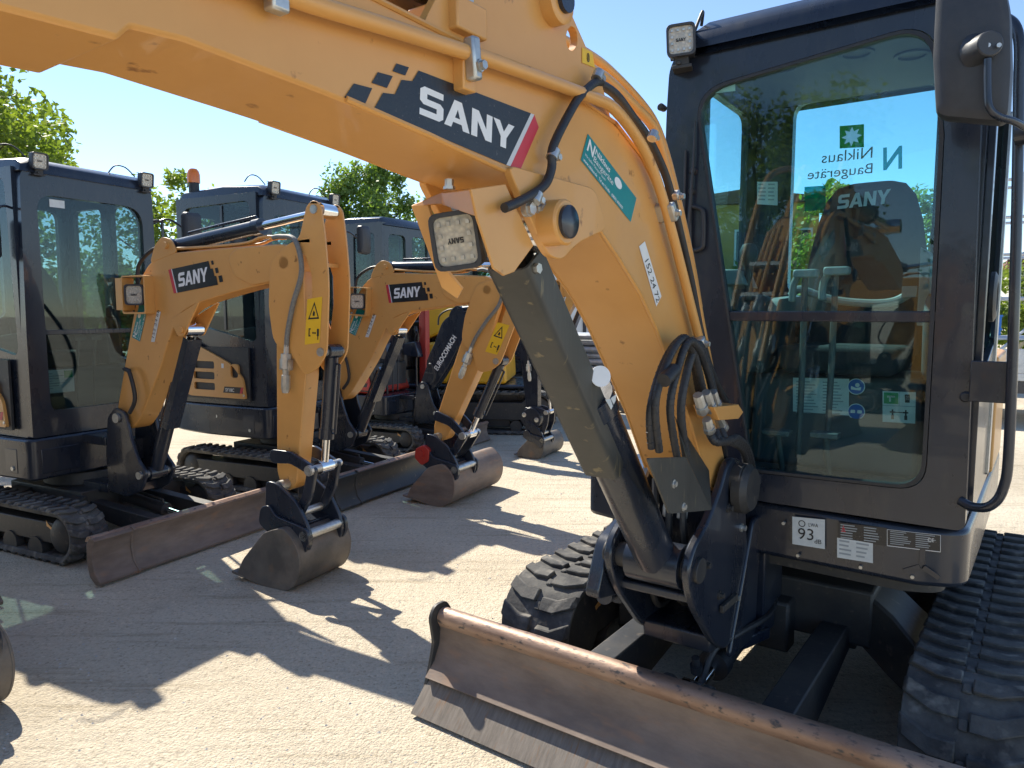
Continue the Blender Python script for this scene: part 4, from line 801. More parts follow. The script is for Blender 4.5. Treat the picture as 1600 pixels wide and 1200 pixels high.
        if lights:
            for x in (-.36, .40):
                work_light(T, (x, YF - .045, 2.50), (-.05, -1, -.12), (0, 0, 1), .10, .105, O, True, .045)
                b = nb(); b.tube([(x - .05, YF + .02, 2.52), (x - .1, YF + .05, 2.58), (x - .16, YF + .08, 2.585), (x - .2, YF + .1, 2.53)], .005, 6, smooth=4); b.build('lamp_cable', HOSE, T)
        if beacon:
            b = nb(); b.cyl((-.40, .72, 2.50), (-.40, .72, 2.60), .045, 16); bc = b.build('beacon', HOSE, T)
            b = nb(); b.lathe((-.40, .72, 2.60), (0, 0, 1), [(0, .055), (.07, .055), (.1, .046), (.118, .03), (.122, .01)], 20); b.build('beacon_lens', AMBER, bc)
        for x_, y_, pts in ((-.60, -.02, [(-.485, -.1, 2.2), (-.56, -.12, 2.2), (-.60, -.05, 2.12)]), (.70, -.30, [(.485, -.12, 2.2), (.58, -.2, 2.24), (.68, -.27, 2.16)])):
            zz = 2.04 if x_ > 0 else 1.88; mo = rrect(x_ - .075, x_ + .075, zz, zz + .26, .035); b = nb(); b.loft([[(x_ + (p[0] - x_) * k, y_ + d, zz + .13 + (p[1] - zz - .13) * k) for p in mo] for d, k in ((-.035, .8), (-.02, .97), (.015, 1), (.03, .95))]); mi = b.build('mirror', PLASTIC, T, ang=45)
            b = nb(); b.tube(pts, .008, 8, smooth=4); b.build('mirror_arm', BLACK, mi)
        b = nb(); b.tube([(.485, -.13, 2.22), (.53, -.17, 2.22), (.545, -.17, 2.15), (.545, -.17, 1.4), (.53, -.17, 1.3), (.485, -.14, 1.28)], .011, 10, smooth=4); b.build('grab_rail', BLACK, T)
    else:
        sh = None
        b = nb(); b.loft([[(-.5, .05, .74), (.5, .05, .74), (.5, 1.0, .74), (-.5, 1.0, .74)], [(-.5, .42, 1.42), (.5, .42, 1.42), (.5, .98, 1.42), (-.5, .98, 1.42)]]); b.build('hood', PA, T, bevel=.06)
        b = nb(); b.prism(fillet([(.35, .95), (.6, .95), (.6, 1.15), (.35, 1.15)], .02), 'x', -.50, -.505); b.build('white_panel_sticker', WHITE, T)
        b = nb(); b.prism(rrect(.40, .52, -.26, -.14, .02), 'z', .74, 2.06); b.build('roll_bar_post', PA, T, bevel=.01)
        for x_ in (-.36, .36):
            b = nb(); b.tube([(x_, -.12, .74), (x_, -.12, 1.25), (x_, -.16, 1.5), (x_ * .8, -.18, 1.62)], .016, 8, smooth=3); b.build('hand_rail', BLACK, T)
            b = nb(); b.prism(fillet([(-.22, 1.22), (.05, 1.26), (.05, 1.42), (-.16, 1.46)], .03), 'x', x_ - .09, x_ + .09); cn = b.build('lever_console', BLACK, T, bevel=.01); b = nb(); b.tube([(x_, -.1, 1.44), (x_, -.12, 1.6)], .012, 8); b.lathe((x_, -.12, 1.58), (0, 0, 1), [(0, .02), (.05, .032), (.1, .02)], 10); b.build('joystick', HOSE, cn)
    # interior
    b = nb(); b.box(-.43, .43, .1, .75, .74, 1.16); b.build('seat_base', DTRIM, T, bevel=.03)
    b = nb(); lp = []
    for z, hw, y in ((1.18, .2, .45), (1.32, .22, .5), (1.6, .215, .56), (1.78, .18, .59), (1.88, .12, .61), (1.91, .05, .62)): lp.append([(hw * a, y + d, z) for a, d in ((-1, 0), (-.6, -.05), (.6, -.05), (1, 0), (.6, .05), (-.6, .05))])
    b.loft(lp); b.box(-.2, .2, .12, .5, 1.16, 1.27); b.build('seat', FABRIC, T, bevel=.02, ang=60)
    for x in (-.29, .29): b = nb(); b.prism(fillet([(.08, 1.16), (.45, 1.16), (.45, 1.38), (.1, 1.42)], .04), 'x', x - .05, x + .05); b.lathe((x, .12, 1.42), (0, 0, 1), [(0, .015), (.08, .015), (.1, .03), (.16, .028), (.18, .01)], 12); b.build('console', DTRIM, T, bevel=.012)
    for x in (-.07, .05): b = nb(); b.tube([(x, .0, .75), (x, -.02, 1.2), (x, -.05, 1.36)], .01, 8); b.box(x - .04, x + .04, -.07, -.03, 1.35, 1.38); b.build('travel_lever', DTRIM, T)
    if not open_station:
        b = nb(); q = [(-.30, .06, .99), (-.05, .06, .99), (-.05, .06, 1.15), (-.30, .06, 1.15)]; b.poly([V(p) for p in q], 0); b.poly([V((-.12, .059, 1.09)), V((-.06, .059, 1.09)), V((-.06, .059, 1.14)), V((-.12, .059, 1.14))], 1)
        for i in range(7): b.poly([V((-.28, .059, 1.02 + i * .017)), V((-.2 + .04 * (i % 3), .059, 1.02 + i * .017)), V((-.2 + .04 * (i % 3), .059, 1.026 + i * .017)), V((-.28, .059, 1.026 + i * .017))], 2)
        b.build('instruction_sheet', [PAPER, DGREEN, GREYINK], T, recalc=False)
        b = nb(); b.poly([V((-.28, YF + .016, 2.23)), V((-.18, YF + .016, 2.23)), V((-.18, YF + .016, 2.28)), V((-.28, YF + .016, 2.28))], 0); b.build('note_sticker', [PAPER], sh, recalc=False)
    # swing post
    dx = boom_dx; xn, xf = -.16 + dx, .0 + dx; xc = (xn + xf) / 2
    b = nb()
    for x in (xn - .035, xf + .01): b.prism(fillet([(-.80, .40), (-.86, .52), (-.78, .60), (-.72, .74), (-.68, .90), (-.58, .93), (-.50, .86), (-.46, .60), (-.48, .36), (-.66, .34)], .03), 'x', x, x + .025)
    b.box(xn - .03, xf + .03, -.68, -.46, .36, .42); b.box(xn - .02, xf + .02, -.56, -.45, .55, .70); b.cyl((xc, -.42, .33), (xc, -.42, .72), .06, 20)
    b.box(xc - .1, xc + .1, -.44, -.18, .34, .40); b.box(xc - .1, xc + .1, -.44, -.18, .66, .72); b.build('swing_post', BLACK, T, bevel=.006)
    for y_, z_, r_, nm in ((-.60, .86, .032, 'boom_foot_pin'), (-.80, .50, .026, 'cylinder_foot_pin')): b = nb(); b.cyl((xn - .05, y_, z_), (xf + .05, y_, z_), r_, 16); b.build(nm, ZINC, T)
    # boom: its own axes turn about the foot pin
    piv = V((xc, -.60, .86)); RB = Matrix.Rotation(radians(boom_down), 3, 'X')
    def TB(p): return piv + RB @ (V(p) - piv)
    class BMB(MB):
        def build(s, *a, **k): s.v = [TB(p) for p in s.v]; return MB.build(s, *a, **k)
    def bb(): return BMB(O)
    pro = [(-.60, .78), (-.52, .84), (-.545, .93), (-.68, 1.33), (-.79, 1.65), (-.83, 1.76), (-.92, 1.85), (-1.04, 1.905), (-1.5, 1.918), (-1.9, 1.925), (-2.06, 1.925), (-2.155, 1.87), (-2.165, 1.78), (-2.10, 1.735), (-1.7, 1.675), (-1.33, 1.60), (-1.17, 1.54), (-1.06, 1.36), (-.97, 1.18), (-.78, .88), (-.69, .79)]
    b = bb(); b.prism(fillet(pro, [.04, .04, .06, .05, .05, .06, .08, .05, .05, .05, .06, .06, .06, .06, .1, .08, .12, .1, .06, .05, .05], 3), 'x', xn + .012, xf - .012); bo = b.build('boom', BO, T, bevel=.006, ang=30)
    for x in (xn, xf - .012):
        b = bb(); b.prism(fillet([(-1.62, 1.87), (-1.7, 1.915), (-2.06, 1.92), (-2.15, 1.87), (-2.16, 1.78), (-2.1, 1.74), (-1.8, 1.70), (-1.66, 1.76)], .04), 'x', x, x + .012); b.build('pivot_cheek', BO, bo, bevel=.003); b = bb(); b.prism(fillet([(-.93, 1.85), (-.98, 1.96), (-1.05, 2.01), (-1.13, 1.99), (-1.18, 1.91)], .03), 'x', x + .01, x + .022); b.build('cylinder_bracket', BO, bo, bevel=.003); b = bb(); b.prism(fillet([(-1.1, 1.5), (-1.16, 1.40), (-1.21, 1.40), (-1.28, 1.5), (-1.36, 1.61)], .02), 'x', x + .004, x + .016); b.build('boom_lug', BO, bo, bevel=.003)
    for y_, z_, r_, e_ in ((-2.06, 1.82, .036, .012), (-1.09, 1.955, .02, .008), (-1.2, 1.44, .02, .008)): b = bb(); b.cyl((xn - e_, y_, z_), (xf + e_, y_, z_), r_, 18); b.build('pin', BO, bo, bevel=.002)
    for x, z in ((xn + .03, .012), (xn + .06, .012), (xf - .03, .012)): b = bb(); b.tube([(x, -.95, 1.885), (x, -1.05, 1.93), (x, -1.5, 1.935), (x, -1.75, 1.945), (x, -1.85, 1.97), (x, -1.95, 1.97)], .009, 8, smooth=3); b.build('oil_pipe', BO, bo)
    N = V((-1, 0, 0))
    def Pn(y, z): return TB((xn + .0105, y, z))
    def Pw(y, z): return V((xn + .0105, y, z))
    if decal == 'logo':
        b = bb(); sany_decal(b, Pw(-1.17, 1.665), V((0, -.115, .014)), V((0, -.0, .15)), True, N=N); b.build('logo_decal', [DBLACK, WHITE, DSILVER, DRED], bo, recalc=False)
        b = bb(); O_ = Pw(-.80, 1.36); teal_sticker(b, O_, V((0, -.11 * .42, .11)) * .62, V((0, -.085, -.03)) * -.9, 3.2, N=N); b.build('rental_sticker', [TEAL, WHITE], bo, recalc=False)
        b = bb(); b.poly([Pw(-.905, 1.36) + N * .001, Pw(-.94, 1.36) + N * .001, Pw(-1.01, 1.55) + N * .001, Pw(-.975, 1.55) + N * .001], 0); b.text('152 24 66', Pw(-.932, 1.375) + N * .001, V((0, -.012, .033)), V((0, .02, .008)), 1, N=N); b.build('number_sticker', [DYELLOW if False else PAPER, INK], bo, recalc=False)
    else:
        b = bb(); U = V((0, -.32, .56)).normalized(); W = V((0, .56, .32)).normalized(); b.text('EUROCOMACH', Pw(-.80, 1.09), U * .058, W * .075, 0, bold=.035, N=N); b.build('maker_lettering', [WHITE], bo, recalc=False)
        b = bb(); teal_sticker(b, Pw(-1.22, 1.66), V((0, -.105, .014)), V((0, -.01, .12)), 3.2, N=N); b.build('rental_sticker', [TEAL, WHITE], bo, recalc=False)
    # lamp in its guard at the knee
    if guard_lamp:
      b = bb(); b.prism3(rrect(-.955, -.735, 1.535, 1.775, .02), lambda q: V((xn - .055, q[0], q[1])), lambda q: V((xn + .012, q[0], q[1])), 0, [rrect(-.945, -.745, 1.547, 1.765, .015)]); b.box(xn - .07, xn + .012, -.765, -.70, 1.56, 1.76)
      b.build('lamp_guard', BO, bo, bevel=.003)
      work_light(bo, TB((xn - .06, -.862, 1.655)), (-1, -.42, -.02), (0, 0, 1), .125, .13, O, True, .03, False)
    b = bb(); b.tube([(xn + .05, -.70, 1.15), (xn - .02, -.68, 1.18), (xn - .03, -.74, 1.16), (xn - .03, -.78, 1.0), (xn - .03, -.72, .9)], .013, 10, smooth=5); b.tube([(xf, -.60, 1.0), (xf + .05, -.5, 1.15), (xf + .04, -.6, 1.4), (xf, -.75, 1.6)], .013, 10, smooth=5); b.tube([(xn + .05, -.75, 1.72), (xn + .06, -.76, 1.85), (xn + .06, -.9, 1.94), (xn + .06, -1.05, 1.95)], .012, 10, smooth=5); b.build('hydraulic_hose', HOSE, bo)
    cyb = cylinder(T, (xc, -.80, .50), TB((xc, -1.2, 1.44)), .62, .042, .024, O, 'boom_cylinder', BLACK, xw=.06)
    a0, a1 = V((xc, -.80, .50)), TB((xc, -1.2, 1.44)); d = (a1 - a0).normalized(); u = d.cross(V((1, 0, 0))).normalized(); u = u if u.y < 0 else -u
    sec = [(-.052, -.0), (-.052, .05), (.052, .05), (.052, 0), (.047, 0), (.047, .045), (-.047, .045), (-.047, 0)]; LL = (a1 - a0).length
    b = nb(); b.loft([[a0 + d * (LL * k) + u * f + V((x, 0, 0)) for x, f in sec] for k in (.34, .95)]); b.build('rod_guard', BLACK, cyb)
    # arm
    ap = TB((xc, -2.06, 1.82)); th = radians(arm); fu, fv = V((0, -cos(th), sin(th) * -1 if False else -sin(th) * 0)), None
    fv = V((0, sin(th), -cos(th))); fu = V((0, -cos(th), -sin(th)))
    def A(u_, v_, x): return ap + fu * u_ + fv * v_ + V((x - xc, 0, 0))
    b = nb(); boxp = [(-.09, .06), (-.05, 1.2), (-.01, 1.29), (.05, 1.30), (.10, 1.25), (.15, .6), (.12, .38), (.105, .1), (.07, -.06)]
    b.prism3(fillet(boxp, .03), lambda q: A(q[0], q[1], xn + .025), lambda q: A(q[0], q[1], xf - .025)); ar = b.build('arm', BO, T, bevel=.006)
    cheek = fillet([(-.10, .0), (-.105, .25), (-.06, .46), (.08, .50), (.17, .62), (.27, .56), (.325, .47), (.325, .1), (.29, -.15), (.255, -.31), (.205, -.345), (.155, -.31), (.11, -.13), (.02, -.10)], [.05, .05, .1, .1, .08, .05, .04, .08, .1, .04, .04, .04, .08, .06], 4)
    slot = [(.125, -.06), (.16, -.04), (.205, .06), (.215, .22), (.20, .36), (.165, .30), (.15, .10)]
    for x in (xn - .012, xf): b = nb(); b.prism3(cheek, lambda q: A(q[0], q[1], x), lambda q: A(q[0], q[1], x + .012), 0, [slot]); b.build('arm_cheek_plate', BO, ar, bevel=.003)
    b = nb(); b.obox(A(.24, .0, xc), (.078, 0, 0), fu * .006, fv * .01); b.build('cross_brace', BO, ar)
    for u_, v_, e_, r_ in ((.21, -.29, .02, .024), (.285, .47, .02, .024), (.03, 1.26, .04, .03)): b = nb(); b.cyl(A(u_, v_, xn - e_), A(u_, v_, xf + e_), r_, 16); b.build('pin', ZINC, ar)
    b = nb(); N2 = V((-1, 0, 0)); S = lambda u_, v_: A(u_, v_, xn - .0125)
    q = [S(.17, .44), S(.275, .42), S(.285, .17), S(.18, .19)]; b.poly([p + N2 * .001 for p in q], 0)
    tri = [S(.19, .30), S(.268, .29), S(.232, .20)]; c_ = sum(tri, V()) / 3; tr2 = [c_ + (p - c_) * .72 for p in tri]
    for i in range(3): j = (i + 1) % 3; b.poly([tri[i] + N2 * .002, tri[j] + N2 * .002, tr2[j] + N2 * .002, tr2[i] + N2 * .002], 1)
    b.poly([c_ + N2 * .002 + fu * a + fv * c for a, c in ((-.008, .014), (.006, .014), (.008, -.006), (-.002, -.016), (-.008, 0))], 1)
    for a, c, w_, h_ in ((.20, .37, .004, .022), (.205, .35, .006, .003), (.205, .388, .006, .003), (.228, .37, .005, .005), (.242, .37, .005, .005), (.262, .365, .007, .02), (.262, .392, .003, .012)): b.poly([S(a - w_, c - h_) + N2 * .002, S(a + w_, c - h_) + N2 * .002, S(a + w_, c + h_) + N2 * .002, S(a - w_, c + h_) + N2 * .002], 1)
    b.build('warning_sticker', [DYELLOW, INK], ar, recalc=False)
    b = nb(); st = TB((xn + .03, -1.95, 1.965)); b.tube([st, st + V((-.02, -.08, .0)), A(.10, -.12, xn - .03), A(.155, .04, xn - .035), A(.10, .22, xn - .035), A(.06, .38, xn - .03), A(.055, .46, xn - .03)], .014, 10, smooth=6); b.build('auxiliary_hose', HOSE if decal != 'logo' else mat('grey_spiral_hose', (.13, .13, .12), (.2, .2, .18), rough=.6, scale=90), ar)
    b = nb(); b.lathe(A(.055, .45, xn - .03), fv, [(0, .014), (.05, .016), (.05, .03), (.13, .032), (.14, .02), (.17, .018), (.17, .024), (.24, .026), (.27, .018)], 8); b.obox(A(.055, .56, xn - .03), (.02, 0, 0), fu * .032, fv * .03); b.build('quick_coupling', ZINC, ar)
    cylinder(T, TB((xc, -1.09, 1.955)), A(.21, -.29, xc), .60, .042, .024, O, 'arm_cylinder', BLACK, xw=.055)
    cylinder(T, A(.285, .47, xc), A(.255, 1.13, xc), .74, .038, .021, O, 'bucket_cylinder', BLACK, xw=.05)
    # links, bucket
    b = nb()
    for x in (xn - .03, xf + .005):
        b.prism3(fillet([(-.06, 1.10), (-.05, 1.06), (.1, 1.05), (.24, 1.10), (.28, 1.12), (.275, 1.16), (.2, 1.15), (.1, 1.12), (-.04, 1.14)], .02), lambda q: A(q[0], q[1], x), lambda q: A(q[0], q[1], x + .025))
        b.prism3(fillet([(.23, 1.10), (.29, 1.12), (.26, 1.28), (.19, 1.42), (.13, 1.42), (.2, 1.26)], .02), lambda q: A(q[0], q[1], x), lambda q: A(q[0], q[1], x + .025))
    b.build('bucket_link', BLACK, T, bevel=.005)
    for u_, v_ in ((.255, 1.13), (.16, 1.40)): b = nb(); b.cyl(A(u_, v_, xn - .06), A(u_, v_, xf + .05), .023, 14); b.lathe(A(u_, v_, xn - .035), (-1, 0, 0), [(0, .03), (.02, .03)], 10); b.build('pin', ZINC, T)
    bp = A(.03, 1.26, xc); rot = radians(pin_rot); c_, s_ = cos(rot), sin(rot)
    def K(y, z, x):
        y *= bscale; z *= bscale
        return V((x, bp.y + y * c_ - z * s_, bp.z + y * s_ + z * c_))
    x0, x1 = bucket[0] + dx, bucket[1] + dx; SM = bucket_mat or STEEL
    outer = [(-.03, -.226), (-.116, -.20), (-.197, -.265), (-.235, -.35), (-.228, -.45), (-.18, -.535), (-.10, -.575), (.0, -.572), (.12, -.552), (.245, -.525)]
    inner = [(p[0] * .93 + .005, p[1] * .975 - .006) for p in outer[1:-1]]
    b = nb(); shell = fillet(outer[:-1], [0, .03, .04, .05, .05, .05, .05, .05, 0], 4) + [(.245, -.525), (.24, -.513)] + list(reversed(fillet([(-.03, -.24)] + inner, [0, .03, .04, .05, .05, .05, .05, .05, 0], 4)))
    b.prism3(shell, lambda q: K(q[0], q[1], x0 + .012), lambda q: K(q[0], q[1], x1 - .012)); bu = b.build('bucket', SM, T, bevel=.002, ang=40)
    sp = fillet(outer[:-1] + [(.25, -.525), (.2, -.43), (.03, -.25)], [.02, .03, .04, .05, .05, .05, .05, .05, .02, .01, .03, .02], 4)
    for x in (x0, x1 - .012): b = nb(); b.prism3(sp, lambda q: K(q[0], q[1], x), lambda q: K(q[0], q[1], x + .012)); b.build('side_plate', SM, bu, bevel=.003)
    b = nb(); b.obox(K(.235, -.523, (x0 + x1) / 2), ((x1 - x0) / 2 + .004, 0, 0), (K(.05, .008, 0) - K(0, 0, 0)), V((0, .001, .007))); b.build('cutting_edge', EDGE if bucket_mat is None else SM, bu)
    ear = fillet([(.075, .03), (-.01, .02), (-.15, -.07), (-.225, -.19), (-.255, -.28), (-.20, -.385), (-.13, -.23), (.05, -.24), (.09, -.13)], [.03, .03, .05, .04, .05, .02, .04, .04, .03], 4)
    for x in (xn - .065, xf + .04): b = nb(); b.prism3(ear, lambda q: K(q[0], q[1], x), lambda q: K(q[0], q[1], x + .025)); b.build('bucket_ear', coupler or BLACK, bu, bevel=.005)
    b = nb(); b.cyl(K(-.215, -.25, xn - .09), K(-.215, -.25, xf + .09), .028, 18); b.build('tool_pin', ZINC if coupler is None else SM, bu)
    b = nb()
    for x in (xn - .09, xf + .065): b.prism3(fillet([(.10, -.12), (.03, -.10), (-.01, -.16), (-.17, -.19), (-.25, -.21), (-.26, -.29), (-.19, -.39), (-.1, -.30), (.02, -.28), (.12, -.22)], .035), lambda q: K(q[0], q[1], x), lambda q: K(q[0], q[1], x + .022))
    b.obox(K(-.06, -.20, xc), ((xf - xn) / 2 + .04, 0, 0), K(.09, .02, 0) - K(0, 0, 0), K(-.003, .012, 0) - K(0, 0, 0)); b.build('quick_hitch', coupler or BLACK, bu, bevel=.004)
    if rotator:
        b = nb(); b.lathe(A(.04, 1.2, xn - .05), (1, 0, 0), [(0, .05), (.0, .135), (.02, .14), (xf - xn + .08, .14), (xf - xn + .1, .135), (xf - xn + .1, .05)], 28); rt = b.build('tilt_coupler', BLACK, T, bevel=.004)
        for u_, v_ in ((-.05, 1.15), (.12, 1.22)): b = nb(); b.lathe(A(u_, v_, xn - .048), (-1, 0, 0), [(0, .03), (.012, .03), (.016, .02)], 14); b.build('pin', ZINC, rt)
    if lock:
        b = nb(); b.prism3(fillet([(.16, -.10), (.08, -.06), (.02, -.10), (.03, -.2), (.10, -.24), (.17, -.18)], .02), lambda q: K(q[0], q[1], xn - .10), lambda q: K(q[0], q[1], xn - .05)); lk = b.build('hitch_lock', lock, bu, bevel=.006)
        b = nb(); b.lathe(K(.10, -.14, xn - .10), (-1, 0, 0), [(0, .03), (.012, .028)], 12); b.build('bolt', lock, lk)
    return T

# ================================================================== GROUND, SKY, SUN
def ground():
    m = bpy.data.materials.new('sandy_yard_surface'); n, l = nodes_of(m); b = n['Principled BSDF']
    tc = n.new('ShaderNodeTexCoord')
    def noise(s, d=6, r=.6): x = n.new('ShaderNodeTexNoise'); x.inputs['Scale'].default_value = s; x.inputs['Detail'].default_value = d; x.inputs['Roughness'].default_value = r; l.new(tc.outputs['Object'], x.inputs['Vector']); return x
    def ramp(f, stops):
        r = n.new('ShaderNodeValToRGB'); e = r.color_ramp.elements
        while len(e) < len(stops): e.new(.5)
        for k, (p, c) in enumerate(stops): e[k].position = p; e[k].color = (*c, 1)
        l.new(f, r.inputs['Fac']); return r.outputs['Color']
    big = ramp(noise(.5, 8, .6).outputs['Fac'], [(.3, (.44, .378, .285)), (.5, (.56, .49, .38)), (.72, (.64, .57, .45))])
    fine = ramp(noise(42, 8, .8).outputs['Fac'], [(.33, (.62, .60, .57)), (.48, (1, 1, 1)), (.66, (1.16, 1.15, 1.13))])
    mx = n.new('ShaderNodeMixRGB'); mx.blend_type = 'MULTIPLY'; mx.inputs['Fac'].default_value = .8; l.new(big, mx.inputs['Color1']); l.new(fine, mx.inputs['Color2'])
    vo = n.new('ShaderNodeTexVoronoi'); vo.inputs['Scale'].default_value = 95; vo.inputs['Randomness'].default_value = 1; l.new(tc.outputs['Object'], vo.inputs['Vector'])
    st = ramp(vo.outputs['Color'], [(.0, (.6, .58, .56)), (.14, (.82, .81, .79)), (.26, (1, 1, 1)), (.8, (1, 1, 1)), (.95, (1.25, 1.24, 1.22))])
    m2 = n.new('ShaderNodeMixRGB'); m2.blend_type = 'MULTIPLY'; m2.inputs['Fac'].default_value = .9; l.new(mx.outputs['Color'], m2.inputs['Color1']); l.new(st, m2.inputs['Color2'])
    sp = ramp(noise(2.3, 9, .75).outputs['Fac'], [(.60, (0, 0, 0)), (.72, (.45, .45, .45))])
    m3 = n.new('ShaderNodeMixRGB'); m3.inputs['Color2'].default_value = (.24, .205, .165, 1); l.new(sp, m3.inputs['Fac']); l.new(m2.outputs['Color'], m3.inputs['Color1'])
    mpv = n.new('ShaderNodeMapping'); mpv.inputs['Rotation'].default_value = (0, 0, radians(28)); mpv.inputs['Scale'].default_value = (.55, 7, 1); l.new(tc.outputs['Object'], mpv.inputs['Vector'])
    ns = n.new('ShaderNodeTexNoise'); ns.inputs['Scale'].default_value = 1.6; ns.inputs['Detail'].default_value = 9; ns.inputs['Roughness'].default_value = .7; l.new(mpv.outputs['Vector'], ns.inputs['Vector'])
    scuff = ramp(ns.outputs['Fac'], [(.36, (.72, .70, .66)), (.46, (1, 1, 1)), (.60, (1, 1, 1)), (.70, (1.14, 1.13, 1.1))])
    m4 = n.new('ShaderNodeMixRGB'); m4.blend_type = 'MULTIPLY'; m4.inputs['Fac'].default_value = .8; l.new(m3.outputs['Color'], m4.inputs['Color1']); l.new(scuff, m4.inputs['Color2'])
    ve = n.new('ShaderNodeTexVoronoi'); ve.feature = 'DISTANCE_TO_EDGE'; ve.inputs['Scale'].default_value = .38; wz = noise(1.5, 5, .6); wv = n.new('ShaderNodeMixRGB'); wv.inputs['Fac'].default_value = .25; l.new(tc.outputs['Object'], wv.inputs['Color1']); l.new(wz.outputs['Color'], wv.inputs['Color2']); l.new(wv.outputs['Color'], ve.inputs['Vector'])
    crack = ramp(ve.outputs['Distance'], [(0, (.55, .52, .48)), (.006, (.8, .78, .75)), (.014, (1, 1, 1))])
    m5 = n.new('ShaderNodeMixRGB'); m5.blend_type = 'MULTIPLY'; m5.inputs['Fac'].default_value = .22; l.new(m4.outputs['Color'], m5.inputs['Color1']); l.new(crack, m5.inputs['Color2'])
    oil = ramp(noise(.9, 3, .5).outputs['Fac'], [(.66, (1, 1, 1)), (.74, (.62, .6, .57))])
    m6 = n.new('ShaderNodeMixRGB'); m6.blend_type = 'MULTIPLY'; m6.inputs['Fac'].default_value = .7; l.new(m5.outputs['Color'], m6.inputs['Color1']); l.new(oil, m6.inputs['Color2'])
    l.new(m6.outputs['Color'], b.inputs['Base Color']); b.inputs['Roughness'].default_value = .92; b.inputs['Specular IOR Level'].default_value = .2
    h1, h2 = noise(52, 8, .78), noise(9, 5, .6)
    ad = n.new('ShaderNodeMath'); ad.operation = 'MULTIPLY_ADD'; ad.inputs[1].default_value = 1.4; l.new(h2.outputs['Fac'], ad.inputs[0]); l.new(h1.outputs['Fac'], ad.inputs[2])
    a2 = n.new('ShaderNodeMath'); a2.operation = 'MULTIPLY_ADD'; a2.inputs[1].default_value = -.5; l.new(vo.outputs['Distance'], a2.inputs[0]); l.new(ad.outputs[0], a2.inputs[2])
    bp = n.new('ShaderNodeBump'); bp.inputs['Strength'].default_value = .7; bp.inputs['Distance'].default_value = .02; l.new(a2.outputs[0], bp.inputs['Height']); l.new(bp.outputs['Normal'], b.inputs['Normal'])
    g = MB(); S = 250; g.add([(-S, -S, 0), (S, -S, 0), (S, S, 0), (-S, S, 0)], [(0, 1, 2, 3)])
    structure(g.build('ground', m))
ground()
SUN_B, SUN_E = -38., 45.                            # bearing right of the camera axis, elevation
w = bpy.data.worlds.new('World'); sc.world = w; w.use_nodes = True
n, l = w.node_tree.nodes, w.node_tree.links
sky = n.new('ShaderNodeTexSky'); sky.sky_type = 'NISHITA'; sky.sun_disc = False; sky.sun_elevation = radians(SUN_E); sky.sun_rotation = radians(SUN_B)
sky.air_density = .8; sky.dust_density = .0; sky.ozone_density = 2.0
l.new(sky.outputs['Color'], n['Background'].inputs['Color']); n['Background'].inputs['Strength'].default_value = .118
sl = bpy.data.lights.new('sun', 'SUN'); sl.energy = 4.4; sl.angle = radians(.53); sl.color = (1, .93, .80)
so = bpy.data.objects.new('sun', sl); COL.objects.link(so)
dv = V((sin(radians(SUN_B)) * cos(radians(SUN_E)), cos(radians(SUN_B)) * cos(radians(SUN_E)), sin(radians(SUN_E))))
so.rotation_euler = dv.to_track_quat('Z', 'Y').to_euler(); so.location = dv * 60

# ================================================================== MACHINES
BIG = big_machine()
GR = 'small excavators parked in a row'
small_machine(-3.02, 5.2, 'small orange excavator at the left with its upright arm and narrow bucket nearest the camera', GR, arm=4.)
BEAC = small_machine(-2.02, 6.75, 'second small orange excavator of the row with amber beacon and wide rusty bucket', GR, arm=23., bscale=.95, bucket=(-.27, .56), bucket_mat=RUST, beacon=True, blade_ext=True, boom_down=4, blade_mat=GREYBLK, boom_dx=.03, lock=RED)
for c in BEAC.children:                                              # this one has the slightly taller cab
    if c.name.split('.')[0] in ('cab_shell', 'roof', 'work_light', 'lamp_cable', 'beacon', 'mirror', 'grab_rail'): c.scale.z = 1.05; c.location.z = -.735 * .05
EDGEM = small_machine(-4.045, 3.545, 'small orange excavator cut off by the left edge with only its bucket in view', GR, arm=4., rz=66., blade_ext=False)
small_machine(-1.38, 8.68, 'open little excavator with black lettered boom and red body behind the orange row', GR, arm=-5., boom_mat=BLACK, panel_mat=RED, bucket=(-.22, .44), decal='maker', lights=False, name_plate='ES 18', blade_ext=False, open_station=True, scale=.82, boom_down=4, bscale=.82, rotator=True, guard_lamp=False)
small_machine(-2.2, 10.6, 'black cabbed excavator turned away behind the machine with the amber beacon', GR, arm=2., panel_mat=BLACK, boom_mat=BLACK, bucket=(-.22, .36), lights=False, blade_ext=False, scale=1.1, rz=238.)
small_machine(-.1, 12.4, 'dark excavator far back in the row whose orange boom shows under the big raised boom', GR, arm=2., panel_mat=BLACK, bucket=(-.22, .36), lights=False, blade_ext=False, scale=1.15)
T = thing('tracked_dumper', 'yellow tracked dumper with rounded hood behind the black lettered boom', 'dumper', (-.62, 9.9, 0), radians(84)); O = (0, 0, 0)
track(T, -.66, -.40, -.98, .95, .26, O, -1, .11, .02, False); track(T, .40, .66, -.98, .95, .26, O, 1, .11, .02, False)
b = MB(); b.box(-.38, .38, -1.0, 1.0, .32, .60); b.box(-.62, .62, -.9, .9, .585, .63); b.build('chassis', BLACK, T, bevel=.02)
b = MB(); b.prism(fillet([(-.62, .64), (.40, .64), (.40, 1.16), (-.40, 1.20), (-.60, 1.0)], .06), 'x', -.60, .60); bd = b.build('body', YELLOW, T, bevel=.03)
for k in range(3): b = MB(); b.box(-.606, -.599, -.2, .1, .98 + k * .06, 1.0 + k * .06); b.build('vent', BLACK, bd)
